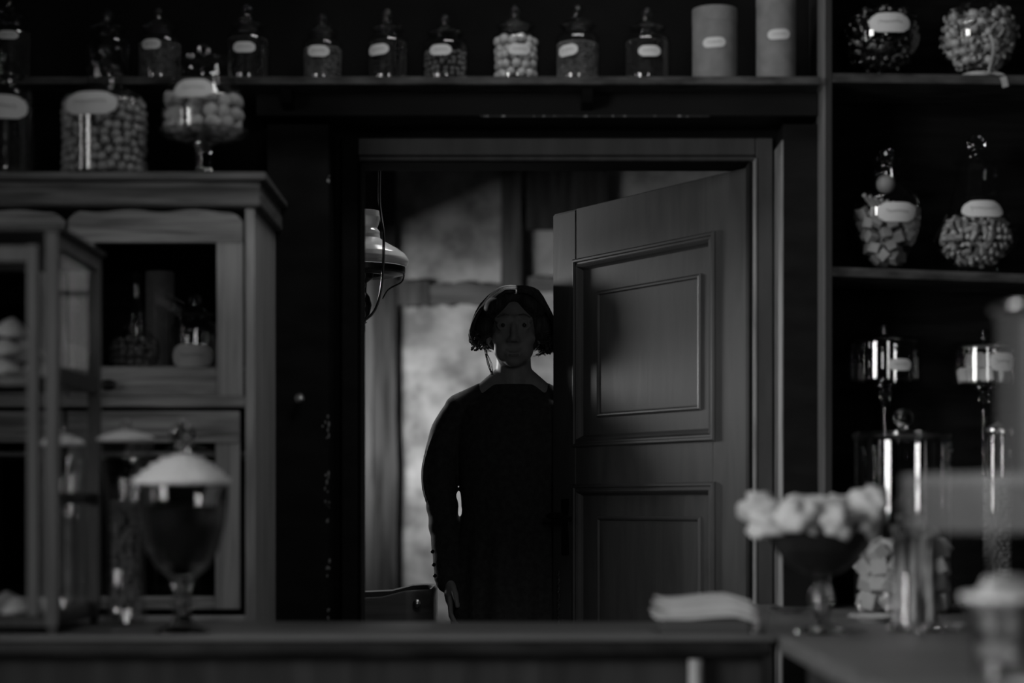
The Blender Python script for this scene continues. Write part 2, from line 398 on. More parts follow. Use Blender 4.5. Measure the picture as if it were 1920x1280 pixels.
def frame_mould(name, u0, u1, z0, z1, prof, mat):
    # prof: list of (inset, height)
    bm = bmesh.new(); rings = []
    for i, h in prof:
        rings.append([bm.verts.new(p) for p in ((u0 + i, h, z0 + i), (u1 - i, h, z0 + i), (u1 - i, h, z1 - i), (u0 + i, h, z1 - i))])
    for a, b in zip(rings, rings[1:]):
        for k in range(4): bm.faces.new((a[k], a[(k + 1) % 4], b[(k + 1) % 4], b[k]))
    return mk(name, bm, mat, door)
big = [(-.012, -.004), (-.012, .004), (-.008, .0085), (-.003, .0085), (0, .004), (.004, .004), (.009, .007), (.014, .002), (.018, -.006), (.022, -.011), (.024, -.02)]
small = [(-.002, -.02), (-.002, -.009), (.003, -.005), (.007, -.006), (.010, -.010), (.015, -.0125), (.016, -.02)]
for (za, zb, zc0, zd) in ((dz(.179), dz(.686), dz(.25), dz(.597)), (0.19, dz(.052), 0.262, dz(-.027))):
    frame_mould('moulding', s0, s1, za, zb, big, 'door_mould')
    dbx('panel', 'door', s0 + .02, s1 - .02, -.018, -.0105, za + .02, zb - .02, 0)
    frame_mould('inner_moulding', s2, s3, zc0, zd, small, 'door_mould')
    dbx('inner_panel', 'door', s2 + .012, s3 - .012, -.0125, -.0095, zc0 + .012, zd - .012, 0)
bm = bmesh.new()
hx, hz = DW - .075, Z(968, 5.6)
box(bm, hx - .018, hx + .018, 0, .005, hz - .11, hz + .05, .002)
tube(bm, smoothstep_path([(hx, .003, hz), (hx, .045, hz), (hx + .0, .058, hz + .002), (hx - .05, .062, hz + .004), (hx - .11, .055, hz - .008)], 24), .008, 10)
mk('handle', bm, 'iron', door, True)
bm = bmesh.new()
for k in range(16):
    z = hz - .16 - k * .012
    tube(bm, [(hx + .03 + .003 * math.cos(a), .006 + .0035 * math.sin(a) * (k % 2), z + .006 * math.sin(a)) for a in [2 * math.pi * i / 8 for i in range(9)]], .0012, 5, False)
tag(mk('key_chain', bm, 'brass', door, True), None)

# ------------------------------------------------------------------ paper labels with a line of handwriting
def prof_r(prof, z):
    for (r0, z0), (r1, z1) in zip(prof, prof[1:]):
        if z1 > z0 and z0 - 1e-9 <= z <= z1 + 1e-9:
            return r0 + (r1 - r0) * (z - z0) / (z1 - z0)
    return max(r for r, z in prof)
def paper_label(parent, prof, phi, zc, wid, hei, seed=1, tilt=0.0, notch=True):
    rl = max(prof_r(prof, zc), 0.01); r = random.Random(seed)
    def S(u, v, off):
        u, v = u * math.cos(tilt) - v * math.sin(tilt), u * math.sin(tilt) + v * math.cos(tilt)
        a = phi + u / rl; q = prof_r(prof, zc + v) + off
        return (q * math.sin(a), -q * math.cos(a), zc + v)
    bm = bmesh.new(); n, m = 18, 6; cols = []
    for i in range(n + 1):
        t = -1 + 2 * i / n; u = t * wid / 2
        hh = hei / 2 * (max(0.0, 1 - abs(t) ** 4.5)) ** 0.5
        if notch and abs(abs(t) - .78) < .07: hh *= .9
        hh = max(hh, hei * .12)
        cols.append([bm.verts.new(S(u, -hh + 2 * hh * j / m, .0014)) for j in range(m + 1)])
    for a, b in zip(cols, cols[1:]):
        for j in range(m): bm.faces.new((a[j], b[j], b[j + 1], a[j + 1]))
    lab = mk('paper_label', bm, 'paper', parent, True)
    bm = bmesh.new(); k = 46; prev = None; x0 = -wid * .3; ph = r.uniform(0, 6)
    for i in range(k + 1):
        t = i / k; u = x0 + wid * .6 * t + hei * .035 * math.sin(t * 47 + ph)
        tall = 1.9 if (i < 5 or r.random() < .12) else 1.0
        v = hei * .075 * tall * math.sin(t * 47 + ph + 1.2) + hei * .02 * math.sin(t * 9 + ph)
        a, b = bm.verts.new(S(u, v - hei * .018, .0020)), bm.verts.new(S(u + hei * .01, v + hei * .022, .0020))
        if prev: bm.faces.new((prev[0], a, b, prev[1]))
        prev = (a, b)
    mk('handwriting', bm, 'ink', lab)
    return lab

# ------------------------------------------------------------------ sweets: one mesh of each kind, copied as single things
def piece(name, bm, mat, smooth=True):
    me = bpy.data.meshes.new(name)
    bmesh.ops.recalc_face_normals(bm, faces=bm.faces[:])
    if smooth:
        for f in bm.faces: f.smooth = True
    bm.to_mesh(me); bm.free(); me.materials.append(M[mat]); return me
def blob(sx, sy, sz, sub=2, wob=0.0, seed=0):
    bm = bmesh.new(); ell(bm, (0, 0, 0), (1, 1, 1), sub)
    for v in bm.verts:
        if wob: v.co *= 1 + wob * noise.noise(v.co * 1.7 + Vector((seed, seed * 2.3, 0)))
        v.co = Vector((v.co.x * sx, v.co.y * sy, v.co.z * sz))
    return bm
def cubem(s, bev=.18):
    return box(bmesh.new(), -s, s, -s, s, -s, s, s * bev, 2)
def mallow(r, h):
    return lathe(bmesh.new(), [(0, -h), (r * .8, -h), (r, -h * .75), (r * .97, 0), (r, h * .75), (r * .8, h), (0, h)], 14)
def meringue(r, h):
    pr = [(0, 0), (r * .85, 0), (r, h * .14), (r * .92, h * .26), (r * .86, h * .3), (r * .84, h * .42), (r * .68, h * .54), (r * .62, h * .6), (r * .5, h * .74), (r * .3, h * .86), (r * .12, h * .97), (0, h)]
    bm = lathe(bmesh.new(), pr, 24, .18, 10)
    for v in bm.verts:
        a = v.co.z / h * 1.2; x, y = v.co.x, v.co.y
        v.co.x, v.co.y = x * math.cos(a) - y * math.sin(a), x * math.sin(a) + y * math.cos(a)
    return bm
def wrapped(r, l):
    pr = [(r * .75, -l * 1.0), (r * .5, -l * .8), (r * .18, -l * .58), (r * .8, -l * .5), (r, -l * .25), (r, l * .25), (r * .8, l * .5), (r * .18, l * .58), (r * .5, l * .8), (r * .75, l * 1.0)]
    return lathe(bmesh.new(), pr, 10, .25, 10)
def stickm(r, l):
    bm = bmesh.new(); n = 14; rings = []
    for i in range(n + 1):
        z = -l + 2 * l * i / n
        rings.append([bm.verts.new((r * (1 + .22 * (k % 2)) * math.cos(2 * math.pi * k / 8 + i * .5), r * (1 + .22 * (k % 2)) * math.sin(2 * math.pi * k / 8 + i * .5), z)) for k in range(8)])
    for a, b in zip(rings, rings[1:]):
        for k in range(8): bm.faces.new((a[k], a[(k + 1) % 8], b[(k + 1) % 8], b[k]))
    bm.faces.new(rings[0][::-1]); bm.faces.new(rings[-1]); return bm
def put(meshes, spots, name, label, cat, group, rng, spin=True, scale=(0.9, 1.08)):
    for p in spots:
        o = bpy.data.objects.new(name, rng.choice(meshes)); C.objects.link(o)
        o.location = p[:3]
        if spin: o.rotation_euler = (rng.uniform(0, 6.28), rng.uniform(0, 6.28), rng.uniform(0, 6.28))
        else: o.rotation_euler = (rng.uniform(-.25, .25), rng.uniform(-.25, .25), rng.uniform(0, 6.28))
        s = rng.uniform(*scale); o.scale = (s, s, s)
        tag(o, label, cat, group)
def pack(loc, rad, z0, z1, s, rng, rings=2, fill=1.0, gap=1.0, dome=0.0):
    """spots for pieces of half-size s in a round vessel: rad(z) inner radius"""
    out = []; z = z0 + s; k = 0
    while z < z1 - s * .3:
        for q in range(rings):
            r = rad(z) - s * 1.08 - q * s * 1.85
            if r < 0: break
            n = max(1, int(2 * math.pi * r / (2.02 * s * gap))) if r > s * .6 else 1
            a0 = rng.uniform(0, 6.28)
            for i in range(n):
                if rng.random() > fill: continue
                a = a0 + 2 * math.pi * i / n + rng.uniform(-.22, .22) * 2 * math.pi / n; rj = r - rng.uniform(0, s * .25)
                out.append((loc[0] + rj * math.sin(a), loc[1] - rj * math.cos(a), loc[2] + z + rng.uniform(-.3, .3) * s + dome * (1 - r / max(rad(z), .001))))
        z += s * 1.62 * gap; k += 1
    return out
def stuff_fill(name, loc, rad, z0, z1, s, mat, label, rng, rings=1):
    bm = bmesh.new()
    for p in pack((0, 0, 0), rad, z0, z1, s, rng, rings):
        ell(bm, p, (s * rng.uniform(.8, 1.1), s * rng.uniform(.8, 1.1), s * rng.uniform(.6, 1)), 1)
    zz = [z0 + (z1 - z0) * i / 6 for i in range(7)]
    lathe(bm, [(0, z0)] + [(max(rad(z) - s * 2.2, .002), z) for z in zz] + [(0, z1 + s * .3)], 24)
    o = mk(name, bm, mat, None, True, 60, loc=loc); return tag(o, label, 'sweets', None, 'stuff')

# ------------------------------------------------------------------ jars
SOLID_KNOB = [(0, -.004), (.35, 0), (.42, .1), (.4, .25), (.75, .45), (1, .85), (1.02, 1.2), (.85, 1.6), (.5, 1.9), (0, 2.0)]
def knob(parent, r, z, name='finial', facet=False):
    bm = lathe(bmesh.new(), [(a * r, z + b * r) for a, b in SOLID_KNOB], 8 if facet else 20)
    return mk(name, bm, 'solid', parent, not facet)
def sweet_jar(px, rp, top, Y, zb, label, group=None, lab=None, seed=1, neck=.66, sh=.52):
    m = Y / F; Rj = rp * m; h = Z(top, Y) - zb
    t = thing('sweet_jar', label, 'jar', (X(px, Y), Y, zb), 0, group)
    body = [(0, 0), (Rj * .9, 0), (Rj * .98, h * .02), (Rj, h * .06), (Rj, h * sh), (Rj * .97, h * (sh + .05)), (Rj * .84, h * (sh + .1)), (Rj * neck, h * (sh + .135)), (Rj * (neck - .03), h * (sh + .16)), (Rj * (neck + .04), h * (sh + .185))]
    mk('glass_body', lathe(bmesh.new(), body, 48), 'glass', t, True)
    mk('glass_base', lathe(bmesh.new(), [(0, .0005), (Rj * .86, .0005), (Rj * .9, h * .03), (Rj * .7, h * .035), (0, h * .025)], 32), 'solid', t, True)
    z0 = h * (sh + .185)
    lid = [(0, z0), (Rj * (neck + .12), z0), (Rj * (neck + .16), z0 + h * .015), (Rj * (neck + .12), z0 + h * .035), (Rj * .52, z0 + h * .085), (Rj * .34, z0 + h * .12), (Rj * .2, z0 + h * .13), (0, z0 + h * .13)]
    l = mk('lid', lathe(bmesh.new(), lid, 40), 'lidglass', t, True)
    kr = (h - (z0 + h * .13)) / 2.0
    knob(l, max(kr, .004), z0 + h * .13)
    if lab:
        lx, ly, lw, lh, tilt = lab
        paper_label(t, body, math.asin(max(-.95, min(.95, (lx - px) / rp))), Z(ly, Y - Rj) - zb, lw * m, lh * m, seed, tilt)
    return t, Rj, h, body

YS = 4.69; ZS = Z(143, 4.62)
shelf = thing('wall_shelf', 'long dusty wooden shelf carrying jars above the doorway', 'shelf', (0, 4.62, ZS))
bx('board', 'shelf', shelf, -1.6, X(1537, 4.64) + .0, 0, .275, -.019, 0, .002)
for px in (540, 1100):
    bm = bmesh.new(); x = X(px, 4.7)
    prism(bm, [(0.03, -.019), (.1, -.019), (.1, -.06), (.05, -.05)], -.0125, .0125)
    bmesh.ops.rotate(bm, cent=(0, 0, 0), matrix=Matrix.Rotation(math.pi / 2, 3, 'Z'), verts=bm.verts)
    bmesh.ops.translate(bm, vec=(x, 0, 0), verts=bm.verts)
    mk('bracket', bm, 'trim_dark', shelf)
rng = random.Random(11)
nutm = [piece('nut', blob(.0098, .0098, .0105, 2, .25, k), 'nut') for k in range(3)]
smalln = [piece('roasted_nut', blob(.0085, .0085, .0095, 2, .25, k), 'nut_d') for k in range(3)]
beanm = [piece('bean', blob(.009, .0065, .0065, 2, .1, k), 'bean') for k in range(2)]
ballm = [piece('candy_ball', blob(.0118, .0118, .012, 2, .12, k), 'pale') for k in range(3)]
jars = [
    (20, 40, -14, 'shelf jar nearest the end of the shelf, over the dark labelled jar', (25, 65, 38, 16, 0), 'liq'),
    (203, 42, 16, 'shelf jar without a visible label, behind the tall jar of hazelnuts', None, None),
    (300, 42, 14, 'small shelf jar of dull sweets behind the domed cake stand', (290, 82, 38, 19, 0), 'sand'),
    (465, 42, 8, 'dark shelf jar above the end of the pale cabinet', (463, 88, 42, 20, 0), 'liq'),
    (605, 38, 27, 'dim jar of brown sweets alone on the shelf left of the doorway', (600, 95, 42, 21, -.05), 'sand'),
    (727, 40, 17, 'shelf jar of black sweets with an upward tilted white label', (711, 92, 42, 20, .06), 'liq'),
    (835, 44, 27, 'shelf jar of small dark beans with a ring of clear lid', (827, 93, 42, 20, 0), 'beans'),
    (967, 45, 10, 'shelf jar of large pale round candies above the doorway', (974, 92, 42, 20, 0), 'balls'),
    (1083, 42, 9, 'shelf jar of brown crumbs with a crooked label near its edge', (1063, 93, 40, 21, .12), 'sand'),
    (1213, 44, 15, 'shelf jar of shiny black beads next to the short round tin', (1215, 95, 42, 20, 0), 'liq')]
for i, (px, rp, top, lb, lab, kind) in enumerate(jars):
    t, Rj, h, body = sweet_jar(px, rp, top, YS, ZS, lb, 'sweet jars on the long shelf', lab, i + 3)
    loc = tuple(t.location); rad = lambda z, b=body: prof_r(b, max(z, .011)) - .002
    if kind == 'sand':
        stuff_fill('sweets_filling', loc, rad, h * .035, h * .5, .0034, 'sand', 'brown crumbly sweets inside the ' + lb.split(',')[0], rng)
    elif kind == 'liq':
        stuff_fill('sweets_filling', loc, rad, h * .035, h * .55, .0045, 'liq', 'shiny black sweets inside the ' + lb.split(',')[0], rng)
    elif kind == 'beans':
        put(beanm, pack(loc, rad, h * .035, h * .42, .0078, rng), 'candy_bean', 'dark bean sweet in the jar with small dark beans', 'bean', 'beans in the shelf jar', rng)
    elif kind == 'balls':
        put(ballm, pack(loc, rad, h * .035, h * .6, .0118, rng), 'candy_ball', 'large pale round candy in the shelf jar', 'candy', 'pale balls in the shelf jar', rng)

def tin(px, rp, top, Y, zb, label, lab, seed, name='round_tin', group='round cardboard tins on the long shelf'):
    m = Y / F; Rj = rp * m; h = Z(top, Y) - zb
    t = thing(name, label, 'tin', (X(px, Y), Y, zb), 0, group)
    body = [(0, 0), (Rj, 0), (Rj, h * .8)]
    mk('tube', lathe(bmesh.new(), body + [(0, h * .8)], 40), 'card', t, True)
    mk('lid', lathe(bmesh.new(), [(Rj * 1.012, h * .8), (Rj * 1.012, h - .002), (Rj, h), (0, h)], 40), 'card', t, True)
    if lab:
        lx, ly, lw, lh, tl = lab
        paper_label(t, [(Rj, 0), (Rj, h)], math.asin((lx - px) / rp), Z(ly, Y - Rj) - zb, lw * m, lh * m, seed, tl, False)
    return t
tin(1340, 42, 19, YS, ZS, 'shorter grey round tin with white label on the shelf', (1335, 79, 43, 19, .04), 31)
tin(1455, 37, -18, YS, ZS, 'taller narrow grey tin at the shelf end beside the shelf unit', (1456, 64, 43, 19, .06), 32)

# ------------------------------------------------------------------ shelving unit on the right
YU = 4.64; x0 = X(1535, YP)
ZCT = ZC - 0.236                                # counter top
unit = thing('shelf_unit', 'dark open shelf unit of jars beside the door pilaster', 'shelf', (x0, YU, ZCT))
def ub(name, mat, xa, xb, ya, yb, za, zb, bev=.0015):
    return bx(name, mat, unit, xa - x0, xb - x0, ya - YU, yb - YU, za - ZCT, zb - ZCT, bev)
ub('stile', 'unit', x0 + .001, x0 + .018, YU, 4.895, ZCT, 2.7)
ub('stile_lit_face', 'unit_lit', x0 - .002, x0 + .001, YU + .001, YP + .01, ZCT, 2.7, 0)  # thin pale strip paints the light on the stile's left face
ub('side_panel', 'unit', 2.0, 2.02, YU, 4.895, ZCT, 2.7)
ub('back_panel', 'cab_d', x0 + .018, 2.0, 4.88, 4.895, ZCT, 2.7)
def sh_z(px, base, slope): return base - slope * (X(px, YU) - x0)
ZA, ZB_ = Z(137, YU), Z(500, YU)
sl = (Z(500, YU) - Z(513, YU)) / (X(1920, YU) - X(1560, YU))
slA = (Z(137, YU) - Z(141, YU)) / (X(1920, YU) - X(1560, YU))
for zt, s_ in ((ZA, slA), (ZB_, sl)):
    bm = bmesh.new(); L = 2.0 - x0
    prism(bm, [(.018, zt - ZCT), (L, zt - ZCT - s_ * L), (L, zt - ZCT - s_ * L - .021), (.018, zt - ZCT - .021)], 0, .24)
    mk('shelf_board', bm, 'shelf', unit)

YJ = 4.745; mJ = YJ / F
wd = [piece('wrapped_candy', wrapped(.0105, .022), 'wrapd')]; wl = [piece('pale_wrapped_candy', wrapped(.0105, .02), 'wrapl')]
# two globe jars on the upper board
for (px, rp, lb, meshes, fl, nm) in ((1655, 71, 'globe jar of dark wrapped candies with a white label', wd, 'dark wrapped candy inside the globe jar', 'dark wrapped candies'),
                                 (1836, 73, 'globe jar of pale wrapped candies with a ribbon on its foot', wl, 'pale wrapped candy inside the ribboned globe jar', 'pale wrapped candies')):
    zb = ZA - slA * (X(px, YU) - x0) + .001; Rj = rp * mJ
    t = thing('globe_jar', lb, 'jar', (X(px, YJ), YJ, zb), 0, 'globe jars on the top board')
    body = [(0, .0), (Rj * .42, .0), (Rj * .42, Rj * .1), (Rj * .36, Rj * .22), (Rj * .5, Rj * .34)]
    for k in range(13):
        a = -.95 + k / 12 * 1.9; body.append((Rj * math.cos(a), Rj * (1.22 + math.sin(a) * 1.05)))
    body += [(Rj * .5, Rj * 2.2), (Rj * .55, Rj * 2.3)]
    mk('glass_body', lathe(bmesh.new(), body, 48), 'glass', t, True)
    l = mk('lid', lathe(bmesh.new(), [(0, Rj * 2.3), (Rj * .62, Rj * 2.3), (Rj * .55, Rj * 2.42), (Rj * .2, Rj * 2.6), (0, Rj * 2.6)], 32), 'glass', t, True)
    knob(l, Rj * .2, Rj * 2.6)
    mk('foot_ring', lathe(bmesh.new(), [(Rj * .3, .001), (Rj * .45, .001), (Rj * .45, Rj * .08), (Rj * .38, Rj * .16), (Rj * .3, Rj * .2)], 32), 'solid' if px < 1700 else 'frost', t, True)
    rad = lambda z, b=body: prof_r(b, max(z, .012)) - .004
    put(meshes, pack(tuple(t.location), rad, Rj * .4, Rj * 1.95, .0125, rng, 2, .9, 1.05), 'wrapped_candy', fl, 'candy', nm, rng)
    if px < 1700:
        paper_label(t, body, 0.02, Z(41, YJ - Rj) - zb, 78 * mJ, 37 * mJ, 51)
    else:
        r = t
        bm = bmesh.new()
        # band round the foot, two loops of a bow and one tail hanging over the board's edge
        fr = Rj * .46
        def rib(path, wv):
            prev = None
            for p in path:
                p = Vector(p); a, b = bm.verts.new(p - Vector(wv)), bm.verts.new(p + Vector(wv))
                if prev: bm.faces.new((prev[0], a, b, prev[1]))
                prev = (a, b)
        rib([(fr * math.sin(a), -fr * math.cos(a), Rj * .17) for a in [2 * math.pi * k / 30 for k in range(31)]], (0, 0, .006))
        rib(smoothstep_path([(.012, -fr - .004, Rj * .17), (.02, -fr - .035, Rj * .1), (.03, -fr - .062, -.005), (.036, -fr - .066, -.03)], 16), (.007, 0, .002))
        mk('ribbon', bm, 'ribbon', r, True)
        bm = bmesh.new()
        for sgn in (-1, 1):
            pth = smoothstep_path([(.0, -Rj * 1.02, Rj * 1.1), (sgn * .018, -Rj * 1.1, Rj * 1.32), (sgn * .034, -Rj * 1.02, Rj * 1.2), (sgn * .02, -Rj * 1.0, Rj * .98), (0, -Rj * 1.03, Rj * 1.1)], 24)
            rib(pth, (0, .006, .003))
        ell(bm, (0, -Rj * 1.06, Rj * 1.1), (.009, .008, .009), 2)
        tube(bm, smoothstep_path([(0, -Rj * 1.05, Rj * 1.1), (.012, -Rj * 1.0, Rj * .7), (.012, -fr - .004, Rj * .2)], 14), .004, 6)
        mk('bow', bm, 'ribbon', r, True)

# urn jar with cubes, ball and sticks
def z2(px): return ZB_ - sl * (X(px, YU) - x0) + .001
def apoth(px, pts, lb, lid, knob_r, facet=0, lab=None, seed=1):
    zb = z2(px); t = thing('apothecary_jar', lb, 'jar', (X(px, YJ), YJ, zb), math.radians(0), 'apothecary jars on the lower board')
    bz = pts[0][1]
    body = [(0, 0)] + [(r * mJ, (bz - y) * mJ) for r, y in pts]
    mk('glass_body', lathe(bmesh.new(), body, facet or 48), 'glass', t, not facet)
    lp = [(0, (bz - lid[0][1]) * mJ)] + [(r * mJ, (bz - y) * mJ) for r, y in lid] + [(0, (bz - lid[-1][1]) * mJ)]
    l = mk('lid', lathe(bmesh.new(), lp, facet or 40), 'glass', t, not facet)
    if knob_r: knob(l, knob_r * mJ, (bz - lid[-1][1]) * mJ, facet=facet > 0)
    if lab:
        dx, ly, lw, lh = lab
        paper_label(t, body, dx, (bz - ly) * mJ, lw * mJ, lh * mJ, seed)
    return t, body
t, body = apoth(1664, [(30, 500), (28, 494), (24, 489), (30, 484), (46, 460), (58, 430), (65, 398), (66, 382), (62, 362), (50, 345), (36, 330), (27, 315), (26, 300), (30, 292)],
    'urn shaped glass jar of caramel cubes with round candy on top', [(42, 291), (42, 288), (24, 283), (16, 280), (15, 277), (14, 273)], 0, 0, (.1, 393, 76, 36), 61)
lidd = t.children[-2] if t.children else t
mk('lid_disc', lathe(bmesh.new(), [(0, 0), (.018, 0), (.02, .003), (.018, .006), (0, .007)], 28), 'solid', t, True, loc=(0, 0, 227 * mJ))
radu = lambda z, b=body: prof_r(b, max(z, .02)) - .004
cubes = [piece('caramel_cube', cubem(.0125), 'cubec', False)]
put(cubes, pack(tuple(t.location), radu, .022, .15, .0145, rng, 2, .95, 1.1), 'caramel_cube', 'square caramel in the urn shaped jar', 'candy', 'caramels in the urn jar', rng)
o = bpy.data.objects.new('candy_ball', piece('big_candy_ball', blob(.0225, .0225, .0225, 3), 'cubec')); C.objects.link(o)
o.location = (t.location.x - .004, t.location.y - .0, t.location.z + 168 * mJ); tag(o, 'single round candy on top in the urn shaped jar', 'candy')
sm = [piece('candy_stick', stickm(.0045, .03), 'wrapl')]
for k in range(6):
    o = bpy.data.objects.new('candy_stick', sm[0]); C.objects.link(o)
    o.location = (t.location.x - .045 + k * .013, t.location.y - .028 + .003 * k, t.location.z + (128 - 3 * k) * mJ)
    o.rotation_euler = (0.4, -.75 + .05 * k, 0); tag(o, 'short striped candy stick under the round candy in the urn', 'candy', 'candy sticks in the urn jar')
# faceted diamond jar
t, body = apoth(1830, [(36, 503), (40, 497), (40, 488), (36, 482), (60, 462), (79, 436), (80, 430), (66, 405), (52, 375), (44, 345), (38, 315), (36, 296), (34, 290)],
    'faceted diamond shaped jar with ball stopper and small sweets', [(44, 290), (43, 286), (34, 281), (18, 276), (10, 272)], 17, 10, (.02, 383, 80, 32), 62)
bitm = [piece('candy_bit', box(bmesh.new(), -.0115, .0115, -.006, .006, -.005, .005, .0015), 'stick', False), piece('candy_nib', blob(.009, .006, .006, 1, .3, 4), 'pale')]
radd = lambda z, b=body: prof_r(b, max(z, .01)) * .95 - .004
put(bitm, pack(tuple(t.location), radd, .03, .148, .0088, rng, 2, .9, 1.1), 'candy_bit', 'small mixed sweet in the faceted diamond jar', 'candy', 'sweets in the diamond jar', rng)

# ------------------------------------------------------------------ counters
YF, YK = 3.64, 4.10                             # front and back edge of the main counter
counter = thing('shop_counter', 'long worn wooden shop counter crossing in front of the doorway', 'counter', (0, YF, 0))
XE = X(1457, YF)
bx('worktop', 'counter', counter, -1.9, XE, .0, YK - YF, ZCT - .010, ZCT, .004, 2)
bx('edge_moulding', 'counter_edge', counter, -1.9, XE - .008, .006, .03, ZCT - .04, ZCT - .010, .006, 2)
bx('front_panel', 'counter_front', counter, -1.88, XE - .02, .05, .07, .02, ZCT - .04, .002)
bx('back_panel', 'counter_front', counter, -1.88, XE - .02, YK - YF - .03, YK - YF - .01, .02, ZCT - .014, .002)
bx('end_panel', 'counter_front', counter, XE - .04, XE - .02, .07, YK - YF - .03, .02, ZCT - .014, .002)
bm = lathe(bmesh.new(), [(0, 0), (.014, 0), (.014, .1), (.01, .14), (.013, .3), (.016, .45), (.012, .55), (.009, .6), (.013, .66), (.013, ZCT - .045), (0, ZCT - .045)], 20)
mk('baluster', bm, 'cab_v', counter, True, loc=(X(1307, YF - .0) , .025, .0))
side = thing('side_counter', 'grey topped counter running towards the viewer under the shelf unit', 'counter', (.47, 2.2, 0))
bx('worktop', 'counter', side, 0.02, 1.55, 0, 4.88 - 2.2, ZCT - .03, ZCT - .0005, .004, 2)
bx('front_panel', 'counter_front', side, .05, .07, .02, 1.3, .0, ZCT - .03)
bx('end_panel', 'counter_front', side, .07, 1.5, .02, .04, .0, ZCT - .03)

# ------------------------------------------------------------------ right hand glassware on the side counter
def stand_jar(px, Y, label, cyl, plate_y, lid_y, rp, knob_y, content=None, lab=None, plate_rp=None, base_z=ZCT):
    m = Y / F; t = thing('cake_stand', label, 'cake stand', (X(px, Y), Y, base_z), 0, 'footed stands with glass cylinders')
    pz = Z(plate_y, Y) - base_z; Rj = rp * m; Rp = (plate_rp or rp * 1.05) * m
    st_ = [(0, 0), (Rp * .62, 0), (Rp * .6, .006), (.016, .02), (.0085, .05), (.0085, pz - .06), (.013, pz - .04), (.017, pz - .028), (.012, pz - .016), (.03, pz - .008), (0, pz - .008)]
    mk('stem', lathe(bmesh.new(), st_, 28), 'solid', t, True)
    mk('plate', lathe(bmesh.new(), [(0, pz - .006), (Rp * .9, pz - .006), (Rp, pz + .004), (Rp * .97, pz + .005), (Rp * .9, pz - .001), (0, pz)], 44), 'glass', t, True)
    lz = Z(lid_y, Y) - base_z
    mk('glass_cylinder', lathe(bmesh.new(), [(Rj, pz + .001), (Rj, lz)], 48), 'glass', t, True)
    l = mk('lid', lathe(bmesh.new(), [(0, lz), (Rj * 1.12, lz), (Rj * 1.2, lz + .005), (Rj * 1.05, lz + .012), (Rj * .4, lz + .018), (.01, lz + .021), (0, lz + .021)], 44), 'lidglass', t, True)
    knob(l, (Z(knob_y, Y) - base_z - lz - .02), lz + .02)
    if lab:
        lx, ly, lw, lh = lab
        paper_label(t, [(Rj, 0), (Rj, 2)], math.asin((lx - px) / rp), Z(ly, Y - Rj) - base_z, lw * m, lh * m, 70 + px % 7, 0, False)
    return t, Rj, pz
t, Rj, pz = stand_jar(1660, 4.74, 'tall stemmed glass stand with an empty labelled cylinder', None, 715, 644, 66, 618, None, (1676, 683, 44, 22), 72)
t, Rj, pz = stand_jar(1846, 4.74, 'tall stemmed glass stand holding chunky pale nougat', None, 720, 655, 64, 628, None, (1865, 678, 50, 34), 72)
nou = [piece('nougat', cubem(.017, .25), 'mallow', False)]
put(nou, [(t.location.x + .045 * math.sin(a), t.location.y - .045 * math.cos(a) - 0, t.location.z + pz + .02) for a in [i * .78 for i in range(8)]] +
    [(t.location.x + .028 * math.sin(a), t.location.y - .028 * math.cos(a), t.location.z + pz + .054) for a in [i * 1.25 + .3 for i in range(5)]], 'nougat', 'chunk of pale nougat on the tall stemmed stand', 'candy', 'nougat on the stemmed stand', rng, False)
# big cylinder jar with sugar cubes
def cyl_jar(px, Y, rp, lid_y, knob_y, label, seg=56):
    m = Y / F; Rj = rp * m; t = thing('cylinder_jar', label, 'jar', (X(px, Y), Y, ZCT))
    lz = Z(lid_y, Y) - ZCT
    mk('glass_body', lathe(bmesh.new(), [(0, 0), (Rj * .96, 0), (Rj, .006), (Rj, lz - .004), (Rj * 1.02, lz)], seg), 'glass', t, True)
    mk('glass_base', lathe(bmesh.new(), [(0, .001), (Rj * .95, .001), (Rj * .97, .008), (0, .007)], seg), 'solid', t, True)
    l = mk('lid', lathe(bmesh.new(), [(0, lz), (Rj * 1.03, lz), (Rj * 1.07, lz + .006), (Rj * 1.02, lz + .013), (Rj * .5, lz + .02), (.012, lz + .023), (0, lz + .023)], seg), 'lidglass', t, True)
    kz = Z(knob_y, Y) - ZCT
    knob(l, (kz - lz - .02) / 2.0, lz + .022)
    return t, Rj, lz
t, Rj, lz = cyl_jar(1693, 4.46, 90, 822, 768, 'big glass cylinder jar of white sugar cubes with flat lid')
sug = [piece('sugar_cube', cubem(.0175, .1), 'mallow', False)]
put(sug, pack(tuple(t.location), lambda z: Rj - .002, .009, .165, .0205, rng, 2, .96, 1.1), 'sugar_cube', 'white sugar cube in the big cylinder jar', 'sugar cube', 'sugar cubes in the cylinder jar', rng)
t, Rj2, lz2 = cyl_jar(1870, 4.55, 30, 812, 786, 'slim glass jar of dark sweets behind the near cake stand')
stuff_fill('sweets_filling', tuple(t.location), lambda z: Rj2 - .002, .01, .3, .006, 'stick', 'dull sweets inside the slim jar behind the cake stand', rng)

